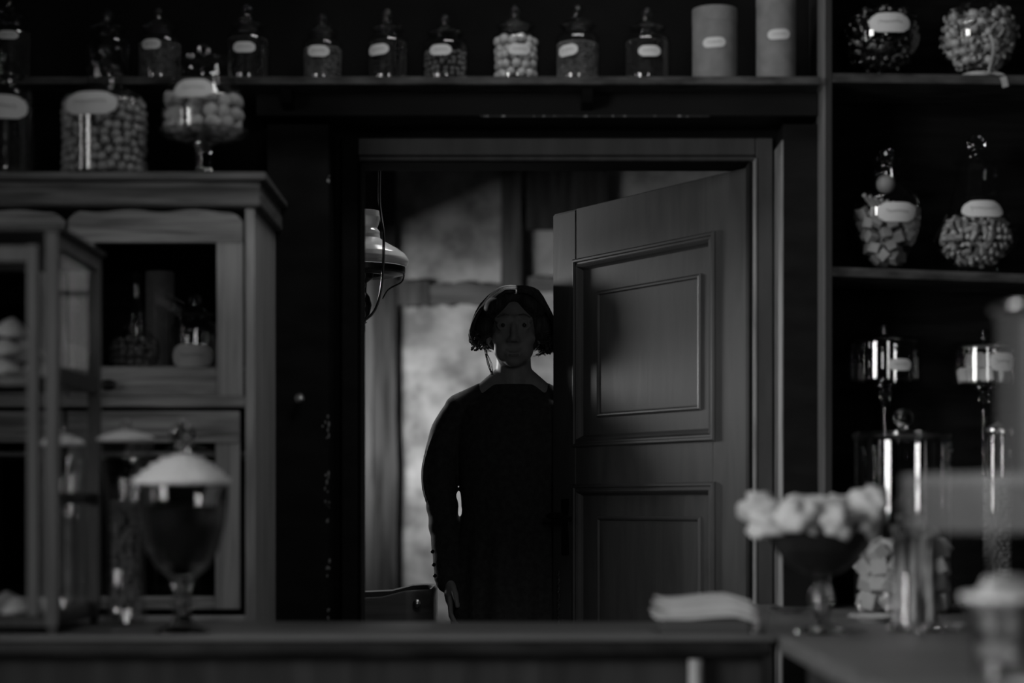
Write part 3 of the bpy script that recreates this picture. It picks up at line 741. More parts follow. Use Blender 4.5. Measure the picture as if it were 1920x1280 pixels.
# compote heaped with meringues
Yc = 3.74; mc = Yc / F
t = thing('compote_bowl', 'dark footed bowl heaped with white meringues on the side counter', 'bowl', (X(1540, Yc), Yc, ZCT))
def lz_(y): return Z(y, Yc) - ZCT
mk('foot', lathe(bmesh.new(), [(0, 0), (.05, 0), (.048, .006), (.018, .016), (.012, .024), (.02, .045), (.024, .062), (.02, .08), (.012, .095), (.02, .11), (0, .11)], 32), 'solid', t, True)
mk('bowl', lathe(bmesh.new(), [(0, .108), (.03, .11), (.06, .128), (.085, .155), (.103, .19), (.108, .205), (.104, .206), (.098, .19), (.08, .16), (.05, .138), (0, .13)], 44, .04, 16, (.12, .21)), 'lampd', t, True)
mer = [piece('meringue', meringue(.036, .04), 'mallow'), piece('meringue', meringue(.032, .036), 'mallow')]
lump = [piece('meringue', blob(.038, .034, .03, 3, .5, k * 3.1), 'mallow') for k in range(4)]
sp = []; cx, cy = t.location.x, t.location.y
for i in range(9): a = i * 2 * math.pi / 9 + .2; sp.append((cx + .088 * math.sin(a) - .004, cy - .088 * math.cos(a), ZCT + .212 + rng.uniform(-.004, .012)))
for i in range(5): a = i * 2 * math.pi / 5; sp.append((cx + .042 * math.sin(a), cy - .042 * math.cos(a), ZCT + .228))
sp += [(cx - .105, cy - .045, ZCT + .205), (cx - .098, cy + .02, ZCT + .222), (cx - .06, cy - .085, ZCT + .222), (cx - .118, cy - .03, ZCT + .235), (cx + .085, cy - .04, ZCT + .24)]
put(lump, sp, 'meringue', 'white meringue heaped in the dark footed bowl', 'meringue', 'meringues in the footed bowl', rng, False)
# glass of twisted candy sticks
Yt = 3.78; mt = Yt / F
t = thing('stick_jar', 'wide glass of twisted candy sticks on the side counter', 'glass', (X(1715, Yt), Yt, ZCT))
mk('glass_body', lathe(bmesh.new(), [(0, 0), (.05, 0), (.054, .005), (.05, .08), (.047, .11), (.049, .112)], 40), 'pane', t, True)
mk('glass_base', lathe(bmesh.new(), [(0, .001), (.049, .001), (.05, .008), (0, .007)], 40), 'solid', t, True)
stm = [piece('twisted_candy_stick', stickm(.0062, .085), 'stick')]
for k in range(20):
    a = k * 2.4; q = .008 + .03 * math.sqrt(k / 20)
    o = bpy.data.objects.new('twisted_candy_stick', stm[0]); C.objects.link(o)
    lean = rng.uniform(.02, .14)
    o.location = (t.location.x + q * math.sin(a), t.location.y - q * math.cos(a), ZCT + .097 + rng.uniform(0, .02) + (.02 if k < 6 else 0))
    o.rotation_euler = (lean * math.cos(a) * -1 * -1, lean * math.sin(a), rng.uniform(0, 6))
    tag(o, 'twisted candy stick standing in the wide glass', 'candy', 'candy sticks in the wide glass')
# plates, spoon and folded paper lying on the side counter
def plate(px, Y, r, label, mat='china'):
    t = tag(mk('plate', lathe(bmesh.new(), [(0, .001), (r * .55, 0), (r * .6, .003), (r, .011), (r * .98, .0125), (r * .6, .006), (0, .005)], 40), mat, None, True, loc=(X(px, Y), Y, ZCT)), label, 'plate'); return t
plate(1640, 4.12, .055, 'small pale plate between footed bowl and candy stick glass')
plate(1480, 4.44, .05, 'small plate near the door end of the side counter', 'frost')
plate(1792, 3.82, .02, 'tiny white dish beside the glass of candy sticks')
# near cake stand with glass cylinder
Yn = 2.95; mn = Yn / F
t = thing('cake_stand', 'near glass cake stand with wide skirted plate and tall jar top', 'cake stand', (X(1962, Yn), Yn, ZCT))
pz = Z(905, Yn) - ZCT; Rp = 268 * mn
mk('stem', lathe(bmesh.new(), [(0, 0), (.075, 0), (.07, .008), (.025, .03), (.016, .06), (.024, .1), (.016, .14), (.03, pz - .02), (.05, pz - .008), (0, pz - .008)], 32), 'solid', t, True)
mk('plate', lathe(bmesh.new(), [(0, pz - .006), (Rp * .93, pz - .004), (Rp, pz + .008), (Rp * 1.0, pz + .012), (Rp * .92, pz + .004), (0, pz)], 56), 'milky', t, True)
mk('skirt', lathe(bmesh.new(), [(Rp * 1.0, pz + .01), (Rp * .985, pz - .03), (Rp * .94, pz - .072)], 64, .03, 40, (pz - .1, pz - .02)), 'milky', t, True)
Rd = 92 * mn
jr = thing('cylinder_jar', 'tall clear glass cylinder standing on the near cake stand', 'jar', (X(1962, Yn), Yn, ZCT + pz + .001))
hz_ = Z(590, Yn) - ZCT - pz
mk('glass_body', lathe(bmesh.new(), [(0, 0), (Rd * .97, 0), (Rd, .006), (Rd, hz_ - .01), (Rd * 1.06, hz_)], 48), 'milky_thin', jr, True)
l = mk('lid', lathe(bmesh.new(), [(0, hz_), (Rd * 1.1, hz_), (Rd * 1.18, hz_ + .006), (Rd * 1.05, hz_ + .014), (.014, hz_ + .03), (0, hz_ + .03)], 48), 'frost', jr, True)
knob(l, .02, hz_ + .03)
for k in range(3):
    pass
# tumbler with pale sweets and saucer at the near end
t = thing('tumbler', 'thick white rimmed tumbler filled with pale sweets at the near end', 'tumbler', (X(1885, 2.75), 2.75, ZCT))
mk('glass_body', lathe(bmesh.new(), [(0, 0), (.042, 0), (.046, .004), (.047, .085), (.056, .1), (.06, .112), (.055, .113), (.043, .09), (.04, .012), (0, .01)], 40, .08, 10, (.01, .08)), 'frost', t, True)
rimm = mk('rim', lathe(bmesh.new(), [(.054, .108), (.061, .108), (.062, .116), (.056, .118), (.053, .114)], 40), 'china', t, True)
put([piece('pale_sweet', blob(.02, .02, .016, 2, .3, 2), 'mallow')], [(t.location.x + q * math.sin(a), t.location.y - q * math.cos(a), ZCT + z) for q, a, z in
    [(.03, i * 1.05, .108) for i in range(6)] + [(0, 0, .128), (.02, 2, .125), (.018, -1, .122)] + [(.022, i * 1.57 + .4, .075) for i in range(4)] + [(.022, i * 1.57, .035) for i in range(4)]], 'pale_sweet', 'pale lump of sweet in the thick tumbler', 'candy', 'sweets in the thick tumbler', rng)
o = plate(1960, 2.55, .055, 'white saucer at the very near end of the side counter'); o.name = 'saucer'

# paper bags on dark box, on the main counter
Yb = 3.78; mb = Yb / F
tray = thing('paper_box', 'low dark open box under white paper bags on the main counter', 'box', (X(1318, Yb), Yb, ZCT))
wb = 80 * mb
for nm, (a, b, c, d, e, f) in {'bottom': (-wb, wb, -.06, .06, 0, .004), 'front_wall': (-wb, wb, -.06, -.056, .004, .026), 'back_wall': (-wb, wb, .056, .06, .004, .026), 'end_wall': (-wb, -wb + .004, -.056, .056, .004, .026)}.items():
    bx(nm, 'card_d', tray, a, b, c, d, e, f, .001)
bx('end_wall', 'card_d', tray, wb - .004, wb, -.056, .056, .004, .026, .001)
NB = 8; ORD = ['lowest', 'second lowest', 'third lowest', 'fourth lowest', 'fourth from the top', 'third from the top', 'second from the top', 'topmost']
for k in range(NB):
    bm = bmesh.new(); n = 22; rows = []
    hw = 93 * mb - .0012 * k; sk = .010 * math.sin(k * 2.3)
    for i in range(n + 1):
        u = -1 + 2 * i / n
        z = .0275 + k * .0049 + .003 * math.sin(u * 2.4 + .4) - .009 * max(0, u - .6) / .4 + .003 * max(0, -u - .7) / .3
        rows.append([bm.verts.new((u * hw + sk * .6 + (.010 if k == 3 and u < -.9 else 0), -.058 + .116 * j / 6 + sk * .4, z + .001 * math.sin(j * 1.1 + u * 2) + dzz)) for dzz in (0, .0046) for j in range(7)])
    for a, b in zip(rows, rows[1:]):
        for j in range(6):
            bm.faces.new((a[j], a[j + 1], b[j + 1], b[j])); bm.faces.new((a[7 + j], b[7 + j], b[8 + j], a[8 + j]))
        bm.faces.new((a[0], b[0], b[7], a[7])); bm.faces.new((a[6], a[13], b[13], b[6]))
    for a in (rows[0], rows[-1]):
        for j in range(6): bm.faces.new((a[j], a[j + 1], a[8 + j], a[7 + j]))
    tag(mk('paper_bag', bm, 'white', None, True, loc=(X(1318, Yb), Yb, ZCT)), 'flat white paper bag on the low dark box, %s of its stack' % ORD[k], 'paper bag', 'stack of paper bags')
t = thing('shot_glass', 'small clear glass at the counter end beside the paper bags', 'glass', (X(1421, 3.74), 3.74, ZCT))
mk('glass_body', lathe(bmesh.new(), [(0, 0), (.014, 0), (.019, .04), (.017, .04), (.013, .006), (0, .006)], 28), 'solid', t, True)

# ------------------------------------------------------------------ lidded goblet on the main counter
Yg = 3.73; mg = Yg / F
t = thing('lidded_goblet', 'lidded glass goblet with dark filling on the main counter', 'goblet', (X(342, Yg), Yg, ZCT))
gz = lambda y: (1187 - y) * mg
mk('foot', lathe(bmesh.new(), [(0, 0), (52 * mg, 0), (50 * mg, .005), (24 * mg, .014), (13 * mg, gz(1150)), (20 * mg, gz(1138)), (22 * mg, gz(1128)), (13 * mg, gz(1115)), (19 * mg, gz(1100)), (24 * mg, gz(1085)), (0, gz(1085))], 36), 'solid', t, True)
gb = [(0, gz(1086)), (24 * mg, gz(1084)), (50 * mg, gz(1062)), (68 * mg, gz(1030)), (79 * mg, gz(985)), (84 * mg, gz(940)), (84 * mg, gz(912)), (80 * mg, gz(912)), (75 * mg, gz(940)), (70 * mg, gz(985)), (60 * mg, gz(1027)), (44 * mg, gz(1056)), (20 * mg, gz(1077)), (0, gz(1078))]
mk('bowl', lathe(bmesh.new(), gb, 56), 'solid', t, True)
lidp = [(0, gz(911)), (84 * mg, gz(911)), (92 * mg, gz(907)), (88 * mg, gz(898)), (74 * mg, gz(886)), (56 * mg, gz(872)), (36 * mg, gz(860)), (16 * mg, gz(852)), (0, gz(850))]
l = mk('lid', lathe(bmesh.new(), lidp, 64, .03, 24, (gz(909), gz(858))), 'pressed', t, True)
bm = bmesh.new()
for k, (rk, y) in enumerate(((86, 899), (72, 886), (55, 873), (37, 862))):
    for i in range(int(rk * .36)):
        a = 2 * math.pi * i / int(rk * .36) + k * .3
        ell(bm, (rk * mg * math.sin(a), -rk * mg * math.cos(a), gz(y)), (.006, .006, .0045), 1)
o = mk('glass_beading', bm, 'pressed', l, True); o['kind'] = 'stuff'
mk('finial', lathe(bmesh.new(), [(0, gz(851)), (14 * mg, gz(849)), (11 * mg, gz(842)), (20 * mg, gz(832)), (26 * mg, gz(818)), (20 * mg, gz(803)), (10 * mg, gz(794)), (5 * mg, gz(788)), (0, gz(786))], 10), 'solid', l, False)
fil = mk('jelly_filling', lathe(bmesh.new(), [(0, gz(1078)), (17 * mg, gz(1075)), (42 * mg, gz(1054)), (57 * mg, gz(1026)), (66 * mg, gz(985)), (70 * mg, gz(950)), (0, gz(944))], 40), 'jelly', None, True, loc=tuple(t.location))
tag(fil, 'dark sweet filling inside the lidded goblet', 'sweets', None, 'stuff')

# ------------------------------------------------------------------ vitrine and the two fluted jars
VX, VY0, VY1 = -.838, 3.675, 4.065; VXL = -1.34; VZ0, VZ1 = ZCT + .014, Z(432, 3.67)
vit = thing('display_case', 'glazed wooden display case standing on the main counter', 'display case', (VX, VY0, ZCT))
def vb(name, mat, xa, xb, ya, yb, za, zb, bev=.0015, par=None):
    return bx(name, mat, vit, xa - VX, xb - VX, ya - VY0, yb - VY0, za - ZCT, zb - ZCT, bev)
pw = .024
for xa in (VX - pw, VXL):
    for ya in (VY0, VY1 - pw):
        vb('post', 'vit', xa, xa + pw, ya, ya + pw, VZ0, VZ1)
        vb('foot', 'vit_d', xa + .004, xa + pw - .004, ya + .004, ya + pw - .004, ZCT, VZ0)
vb('top_board', 'vit_d', VXL - .006, VX + .008, VY0 - .008, VY1 + .006, VZ1, VZ1 + .01)
vb('bottom_board', 'vit_d', VXL, VX, VY0 + .002, VY1, VZ0, VZ0 + .016)
for xa in (VX - pw + .002, VXL + .002):
    vb('rail', 'vit', xa, xa + pw - .004, VY0 + pw, VY1 - pw, VZ1 - .03, VZ1)
    vb('rail', 'vit', xa, xa + pw - .004, VY0 + pw, VY1 - pw, VZ0 + .016, VZ0 + .03)
    vb('rail', 'vit_d', xa, xa + pw - .004, VY0 + pw, VY1 - pw, Z(718, 3.68), Z(684, 3.68))
    vb('rail', 'vit_d', xa, xa + pw - .004, VY0 + pw, VY1 - pw, Z(944, 3.68), Z(922, 3.68))
vb('rail', 'vit', VXL + pw, VX - pw, VY1 - pw, VY1, VZ1 - .03, VZ1)
vb('shelf', 'vit_d', VXL + pw, VX - pw - .001, VY0 + .03, VY1 - .03, Z(716, 3.68), Z(704, 3.68))
for xa in (VX - .013, VXL + .01):
    vb('pane', 'pane', xa, xa + .003, VY0 + pw, VY1 - pw, VZ0 + .03, VZ1 - .03, 0)
vb('pane', 'pane', VXL + pw, VX - pw, VY1 - .014, VY1 - .011, VZ0 + .03, VZ1 - .03, 0)
vd = bpy.data.objects.new('door', None); C.objects.link(vd); vd.parent = vit
sx = X(50, VY0) - VX; sx1 = X(72, VY0) - VX; lx = VXL + pw - VX
def vdb(name, mat, xa, xb, ya, yb, za, zb): return bx(name, mat, vd, xa, xb, ya, yb, za - ZCT, zb - ZCT, .0015)
vdb('stile', 'vit', sx, sx1, .0, .02, VZ0 + .02, Z(458, VY0)); vdb('stile', 'vit', lx, lx + .024, 0, .02, VZ0 + .02, Z(458, VY0))
vdb('rail', 'vit', lx + .024, sx, .001, .019, Z(490, VY0), Z(460, VY0)); vdb('rail', 'vit', lx + .024, sx, .001, .019, VZ0 + .02, Z(1152, VY0))
vdb('rail', 'vit', lx + .024, sx, .001, .019, Z(722, VY0), Z(706, VY0))
vdb('pane', 'pane', lx + .02, sx + .004, .009, .012, VZ0 + .035, Z(480, VY0))
sp = [(X(20, 3.85) + .06 * math.sin(a), 3.85 - .06 * math.cos(a), Z(704, 3.68) + .001) for a in [i * 1.05 for i in range(6)]]
sp += [(X(20, 3.85) + .03 * math.sin(a), 3.85 - .03 * math.cos(a), Z(704, 3.68) + .045) for a in [i * 2.1 for i in range(3)]] + [(X(20, 3.85), 3.85, Z(704, 3.68) + .085)]
put(mer, sp, 'meringue', 'white meringue piled on the shelf of the display case', 'meringue', 'meringues in the display case', rng, False)
sp = [(X(25, 3.85) + .06 * math.sin(a), 3.85 - .06 * math.cos(a), VZ0 + .017) for a in [i * 1.05 + .4 for i in range(6)]]
put(mer, sp, 'meringue', 'white meringue lying on the floor of the display case', 'meringue', 'meringues at the bottom of the display case', rng, False)
fj = [(.0, 0), (.040, 0), (.042, .004), (.038, .03), (.035, .1), (.036, .18), (.042, .26), (.05, .31), (.053, .325)]
def fluted(x, Y, zb, label, hs=1.0, ws=1.0, fillto=.28, bead=True, grp='fluted jars'):
    t = thing('fluted_jar', label, 'jar', (x, Y, zb), 0, grp)
    pr = [(r * ws, z * hs) for r, z in fj]; top = pr[-1][1]
    mk('glass_body', lathe(bmesh.new(), pr, 48, .07, 12, (.01, top - .02)), 'glass', t, True)
    l = mk('lid', lathe(bmesh.new(), [(0, top), (.055 * ws, top), (.058 * ws, top + .005), (.05 * ws, top + .012), (.02 * ws, top + .022), (0, top + .024)], 40), 'pressed', t, True)
    knob(l, .011, top + .022)
    return t, pr, top
hs = (Z(828, 3.98) - ZCT) / .325
t, pr, top = fluted(X(236, 3.98), 3.98, ZCT, 'tall fluted jar of dark beads behind the goblet', hs, 1.02)
bead = [piece('bead_candy', blob(.0068, .0068, .0068, 2), 'bead')]
put(bead, pack(tuple(t.location), lambda z: prof_r(pr, max(z, .006)) * .93 - .002, .006, .25, .0076, rng, 2, .95, 1.03), 'bead_candy', 'small dark bead candy in the tall fluted jar', 'candy', 'bead candies in the fluted jar', rng)
hs1 = (Z(835, 3.9) - VZ0 - .017) / .325
t, pr1, top1 = fluted(X(116, 3.9) , 3.9, VZ0 + .0165, 'fluted jar of waffle rolls inside the display case', hs1, .8)
rol = [piece('waffle_roll', stickm(.0085, .09), 'cubec')]
for k in range(7):
    a = k * 2 * math.pi / 6; q = .016 if k < 6 else 0
    o = bpy.data.objects.new('waffle_roll', rol[0]); C.objects.link(o)
    o.location = (t.location.x + q * math.sin(a), t.location.y - q * math.cos(a), t.location.z + .098); o.rotation_euler = (0, 0, k)
    tag(o, 'waffle roll upright in the jar of the display case', 'waffle', 'waffle rolls in the fluted jar')

# ------------------------------------------------------------------ cabinet with cornice
YC = 4.35; CXR = X(478, YC); CXL = X(-330, YC); CYB = 4.76
cab = thing('glazed_cabinet', 'pale wooden glazed cabinet with heavy cornice behind the counter', 'cabinet', (CXR, YC, 0))
def cb(name, mat, xa, xb, ya, yb, za, zb, bev=.002, par=None):
    return bx(name, mat, par or cab, xa - CXR, xb - CXR, ya - YC, yb - YC, za, zb, bev)
zt = Z(322, 4.31)
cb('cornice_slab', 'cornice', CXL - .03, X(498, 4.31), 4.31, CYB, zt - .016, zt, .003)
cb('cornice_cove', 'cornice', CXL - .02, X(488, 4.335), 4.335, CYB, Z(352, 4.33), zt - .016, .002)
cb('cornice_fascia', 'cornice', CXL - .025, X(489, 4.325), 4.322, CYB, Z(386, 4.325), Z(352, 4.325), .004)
ztop = Z(387, 4.325)
cb('side_panel', 'cab_v', CXR - .021, CXR, YC, CYB, 0, ztop)
cb('side_panel', 'cab_v', CXL, CXL + .021, YC, CYB, 0, ztop)
cb('back_panel', 'cab_d', CXL + .021, CXR - .021, CYB - .015, CYB, 0, ztop)
cb('inner_shelf', 'cab_h', CXL + .021, CXR - .021, YC + .025, CYB - .015, Z(700, 4.4), Z(688, 4.4))
cb('inner_shelf', 'cab_h', CXL + .021, CXR - .021, YC + .035, CYB - .015, Z(856, 4.4), Z(846, 4.4))
cb('mid_rail', 'cab_h', CXL + .021, CXR - .021, YC - .004, YC + .02, Z(763, YC), Z(743, YC))
cb('bottom_rail', 'cab_h', CXL + .021, CXR - .021, YC - .002, YC + .02, Z(1190, YC), Z(1154, YC))
cb('plinth', 'cab_d', CXL + .021, CXR - .021, YC + .005, YC + .02, 0, Z(1190, YC))
def cab_door(px0, px1, y0, y1, top_h, bot_h, st_w, wavy, topmat, pm=True):
    d = bpy.data.objects.new('door', None); C.objects.link(d); d.parent = cab
    Yd = YC + .001; xa, xb = X(px0, YC), X(px1, YC); za, zb = Z(y1, YC), Z(y0, YC); m = YC / F
    cb('stile', 'cab_v', xa, xa + st_w * m, Yd, Yd + .022, za, zb - top_h * m, .002, d)
    cb('stile', 'cab_v', xb - st_w * m, xb, Yd, Yd + .022, za, zb - top_h * m, .002, d)
    cb('rail', 'cab_h', xa + st_w * m, xb - st_w * m, Yd + .001, Yd + .021, za, za + bot_h * m, .002, d)
    bm = bmesh.new(); n = 30; poly = [(xa - CXR, zb - top_h * m), (xb - CXR, zb - top_h * m)]
    for i in range(n + 1):
        t_ = i / n; e = min(1.0, min(t_, 1 - t_) * 12)
        poly.append((xb - CXR - (xb - xa) * t_, zb - .004 - (.022 * (1 - e) ** 2 if wavy else 0) - (.003 * math.sin(t_ * 17) if wavy else 0)))
    prism(bm, poly, Yd - YC - .002, Yd - YC + .02); mk('rail', bm, topmat, d)
    cb('pane', 'pane', xa + st_w * m - .004, xb - st_w * m + .004, Yd + .010, Yd + .013, za + bot_h * m - .004, zb - top_h * m + .004, 0, d)
    return d
for pa, pb in ((128, 455), (-205, 122)):
    du = cab_door(pa, pb, 392, 742, 62, 51, 49, True, 'cab_h')
    dl = cab_door(pa, pb - 6, 767, 1142, 62, 24, 46, False, 'cab_h')
    if pa == 128:
        bm = bmesh.new(); lathe(bm, [(0, 0), (.006, 0), (.005, .01), (.012, .016), (.013, .022), (0, .028)], 20)
        o = mk('knob', bm, 'iron', du, True, rot=(math.pi / 2, 0, 0)); o.location = (X(206, YC) - CXR, .002, Z(722, YC)); o.scale = (1.5, .9, 1)
# contents of the cabinet
zi = Z(688, 4.4) + .001
def tin2(px, rp, top, Y, zb, label): return tin(px, rp, top, Y, zb, label, None, 5, 'round_tin', 'tins inside the cabinet')
tin2(300, 27, 510, 4.62, zi, 'plain grey tin standing inside the glazed cabinet')
t = thing('round_jar', 'squat round jar of nuts inside the glazed cabinet', 'jar', (X(252, 4.46), 4.46, zi))
m = 4.46 / F; Rj = 49 * m
bd = [(0, 0), (Rj * .7, 0), (Rj * .95, .02), (Rj, .04), (Rj * .9, .065), (Rj * .6, .082), (Rj * .42, .09), (Rj * .45, .097)]
mk('glass_body', lathe(bmesh.new(), bd, 40), 'glass', t, True)
mk('lid', lathe(bmesh.new(), [(0, .097), (Rj * .5, .097), (Rj * .4, .105), (0, .108)], 32), 'glass', t, True)
put(smalln, pack(tuple(t.location), lambda z: prof_r(bd, z) - .002, .004, .075, .0095, rng, 2), 'nut', 'roasted nut in the squat jar inside the cabinet', 'nut', 'nuts in the squat jar', rng)
t, Rj, h, body = sweet_jar(366, 45, 552, 4.46, zi, 'jar with a very wide label inside the glazed cabinet', None, (366, 667, 84, 44, 0), 41)
t = thing('glass_bottle', 'slim dark glass bottle at the back of the cabinet', 'bottle', (X(256, 4.63), 4.63, zi))
mk('glass_body', lathe(bmesh.new(), [(0, 0), (.02, 0), (.022, .004), (.022, .12), (.018, .15), (.01, .175), (.009, .21), (.012, .214), (0, .214)], 28), 'glass', t, True)
mk('stopper', lathe(bmesh.new(), [(0, .212), (.008, .212), (.012, .222), (.01, .234), (0, .236)], 20), 'solid', t, True)

# on top of the cabinet: dark jar, hazelnut jar, domed cake stand
t, Rj, h, body = sweet_jar(8, 56, 100, 4.42, zt + .001, 'dark filled jar with a large label at the cabinet top end', 'jars on top of the cabinet', (10, 199, 116, 44, 0), 81, .5, .62)
stuff_fill('sweets_filling', tuple(t.location), lambda z: prof_r(body, max(z, .012)) - .002, h * .03, h * .5, .006, 'liq', 'black sweets inside the dark jar on the cabinet', rng)
Yh = 4.425; mh = Yh / F
t = thing('hazelnut_jar', 'large wide glass jar full of hazelnuts on the cabinet top', 'jar', (X(196, Yh), Yh, zt + .001), 0, 'jars on top of the cabinet')
Rj = 84 * mh; hh = lambda y: (322 - y) * mh
hb = [(0, 0), (Rj * .94, 0), (Rj, .008), (Rj, hh(195)), (Rj * .97, hh(180)), (Rj * .85, hh(168)), (Rj * .6, hh(156)), (Rj * .42, hh(148)), (Rj * .38, hh(140)), (Rj * .38, hh(118)), (Rj * .42, hh(112))]
mk('glass_body', lathe(bmesh.new(), hb, 56), 'glass', t, True)
mk('glass_base', lathe(bmesh.new(), [(0, .001), (Rj * .92, .001), (Rj * .95, .007), (0, .006)], 56), 'solid', t, True)
l = mk('lid', lathe(bmesh.new(), [(0, hh(112)), (Rj * .5, hh(112)), (Rj * .5, hh(108)), (Rj * .3, hh(98)), (Rj * .1, hh(92)), (0, hh(92))], 40), 'glass', t, True)
knob(l, .0125, hh(92))
stuff_fill('hazelnut_core', tuple(t.location), lambda z: prof_r(hb, max(z, .009)) - .023, .008, hh(172), .0102, 'nut', 'hazelnuts packed deeper inside the large wide jar', rng)
put(nutm, pack(tuple(t.location), lambda z: prof_r(hb, max(z, .009)) - .002, .008, hh(166), .0106, rng, 1, .97, 1.06), 'hazelnut', 'round hazelnut in the large wide jar', 'nut', 'hazelnuts in the large jar', rng)
paper_label(t, hb, math.asin((184 - 196) / 84), hh(190) - .003, 104 * mh, 44 * mh, 82)
Yd = 4.43; md = Yd / F; dy = lambda y: (322 - y) * md
t = thing('cake_stand', 'domed glass cake stand of marshmallows on the cabinet top', 'cake stand', (X(382, Yd), Yd, zt + .001))
mk('stem', lathe(bmesh.new(), [(0, 0), (50 * md, 0), (46 * md, .006), (18 * md, .016), (14 * md, dy(300)), (14 * md, dy(270)), (18 * md, dy(256)), (30 * md, dy(252)), (0, dy(252))], 32), 'solid', t, True)
mk('plate', lathe(bmesh.new(), [(0, dy(252)), (40 * md, dy(251)), (70 * md, dy(245)), (83 * md, dy(234)), (84 * md, dy(230)), (80 * md, dy(232)), (0, dy(240))], 48), 'frost', t, True)
dm = [(78 * md, dy(234)), (79 * md, dy(200)), (76 * md, dy(172)), (66 * md, dy(150)), (56 * md, dy(132)), (52 * md, dy(112)), (52 * md, dy(102))]
mk('glass_dome', lathe(bmesh.new(), dm, 48), 'glass', t, True)
l = mk('lid', lathe(bmesh.new(), [(0, dy(102)), (56 * md, dy(102)), (57 * md, dy(97)), (40 * md, dy(92)), (8 * md, dy(88)), (0, dy(88))], 44), 'glass', t, True)
bm = bmesh.new(); tube(bm, [(9 * md * math.cos(a), 0, dy(79) + 9 * md * math.sin(a)) for a in [2 * math.pi * i / 20 for i in range(21)]], 2.5 * md, 8, False)
mk('ring_handle', bm, 'solid', l, True)
paper_label(t, dm, math.asin(-10 / 76), dy(160) - .004, 76 * md, 36 * md, 83)
mm = [piece('marshmallow', mallow(.0145, .016), 'mallow'), piece('marshmallow', mallow(.017, .013), 'mallow')]
put(mm, pack(tuple(t.location), lambda z: 76 * md, dy(238), dy(172), .0168, rng, 2, .95, 1.02), 'marshmallow', 'pale marshmallow under the dome on the cabinet', 'marshmallow', 'marshmallows under the dome', rng)

# ------------------------------------------------------------------ hanging oil lamp in the back room
YL = 6.0; ml = YL / F; lx0 = X(679, YL)
lamp = thing('hanging_lamp', 'hanging oil lamp with opal glass shade and brass arms beyond the doorway', 'lamp', (lx0, YL, Z(615, YL)))
lz = lambda y: (615 - y) * ml
mk('shade', lathe(bmesh.new(), [(r * ml, lz(y)) for r, y in ((33, 440), (34, 447), (46, 455), (66, 466), (80, 476), (87, 486), (87, 493), (82, 500), (78, 499), (82, 492), (80, 484), (60, 468), (36, 452), (30, 444))], 48), 'opal', lamp, True)
mk('chimney', lathe(bmesh.new(), [(r * ml, lz(y)) for r, y in ((30, 445), (33, 440), (33, 434), (28, 428), (31, 420), (34, 408), (33, 396), (31, 396), (32, 408), (28, 420), (25, 430))], 40), 'opal', lamp, True)
mk('shade_ring', lathe(bmesh.new(), [(r * ml, lz(y)) for r, y in ((78, 500), (81, 501), (81, 511), (78, 514), (60, 518), (40, 516), (40, 510), (76, 506))], 40), 'lampd', lamp, True)
mk('oil_font', lathe(bmesh.new(), [(0, lz(606)), (6 * ml, lz(604)), (14 * ml, lz(590)), (18 * ml, lz(572)), (14 * ml, lz(556)), (8 * ml, lz(548)), (9 * ml, lz(530)), (20 * ml, lz(522)), (22 * ml, lz(512)), (0, lz(512))], 28), 'lampd', lamp, True)
for sgn in (1, -1):
    bm = bmesh.new()
    pts = [(sgn * dx * ml, -.02 if 420 < y < 540 else 0, lz(y)) for dx, y in ((34, 250), (35, 310), (36, 380), (40, 415), (45, 445), (46, 480), (44, 510), (40, 545), (32, 575), (22, 592), (9, 603))]
    pts = [(p[0], -.15 * min(1, max(0, (ml * 370 - abs(p[2] - lz(470))) / (ml * 370)))**2 , p[2]) for p in pts]
    tube(bm, smoothstep_path(pts, 50), 2.6 * ml, 10)
    mk('harp_arm', bm, 'brass', lamp, True)
    bm = bmesh.new()
    tube(bm, smoothstep_path([(sgn * dx * ml, 0, lz(y)) for dx, y in ((78, 510), (78, 520), (72, 530), (56, 538), (46, 546), (38, 560))], 24), 1.4 * ml, 8)
    mk('support_wire', bm, 'lampd', lamp, True)
bm = bmesh.new(); tube(bm, [(34 * ml, 0, lz(252)), (0, 0, lz(215)), (-34 * ml, 0, lz(252))], 2.4 * ml, 8); tube(bm, [(0, 0, lz(215)), (0, 0, 2.85 - Z(615, YL))], 2.0 * ml, 8)
mk('hanging_rod', bm, 'lampd', lamp, True)
bm = bmesh.new()
for k in range(9):
    z = lz(520 + k * 9); a0 = math.pi / 2 * (k % 2)
    tube(bm, [(6 * ml + 2.2 * ml * math.cos(a) * math.cos(a0), -.05 + 2.2 * ml * math.cos(a) * math.sin(a0), z + 5.5 * ml * math.sin(a)) for a in [2 * math.pi * i / 10 for i in range(11)]], .8 * ml, 6, False)
mk('chain', bm, 'brass', lamp, True)
bm = lathe(bmesh.new(), [(0, lz(625)), (4 * ml, lz(624)), (6 * ml, lz(616)), (4 * ml, lz(608)), (10 * ml, lz(604)), (0, lz(602))], 16)
mk('bottom_drop', bm, 'brass', lamp, True)

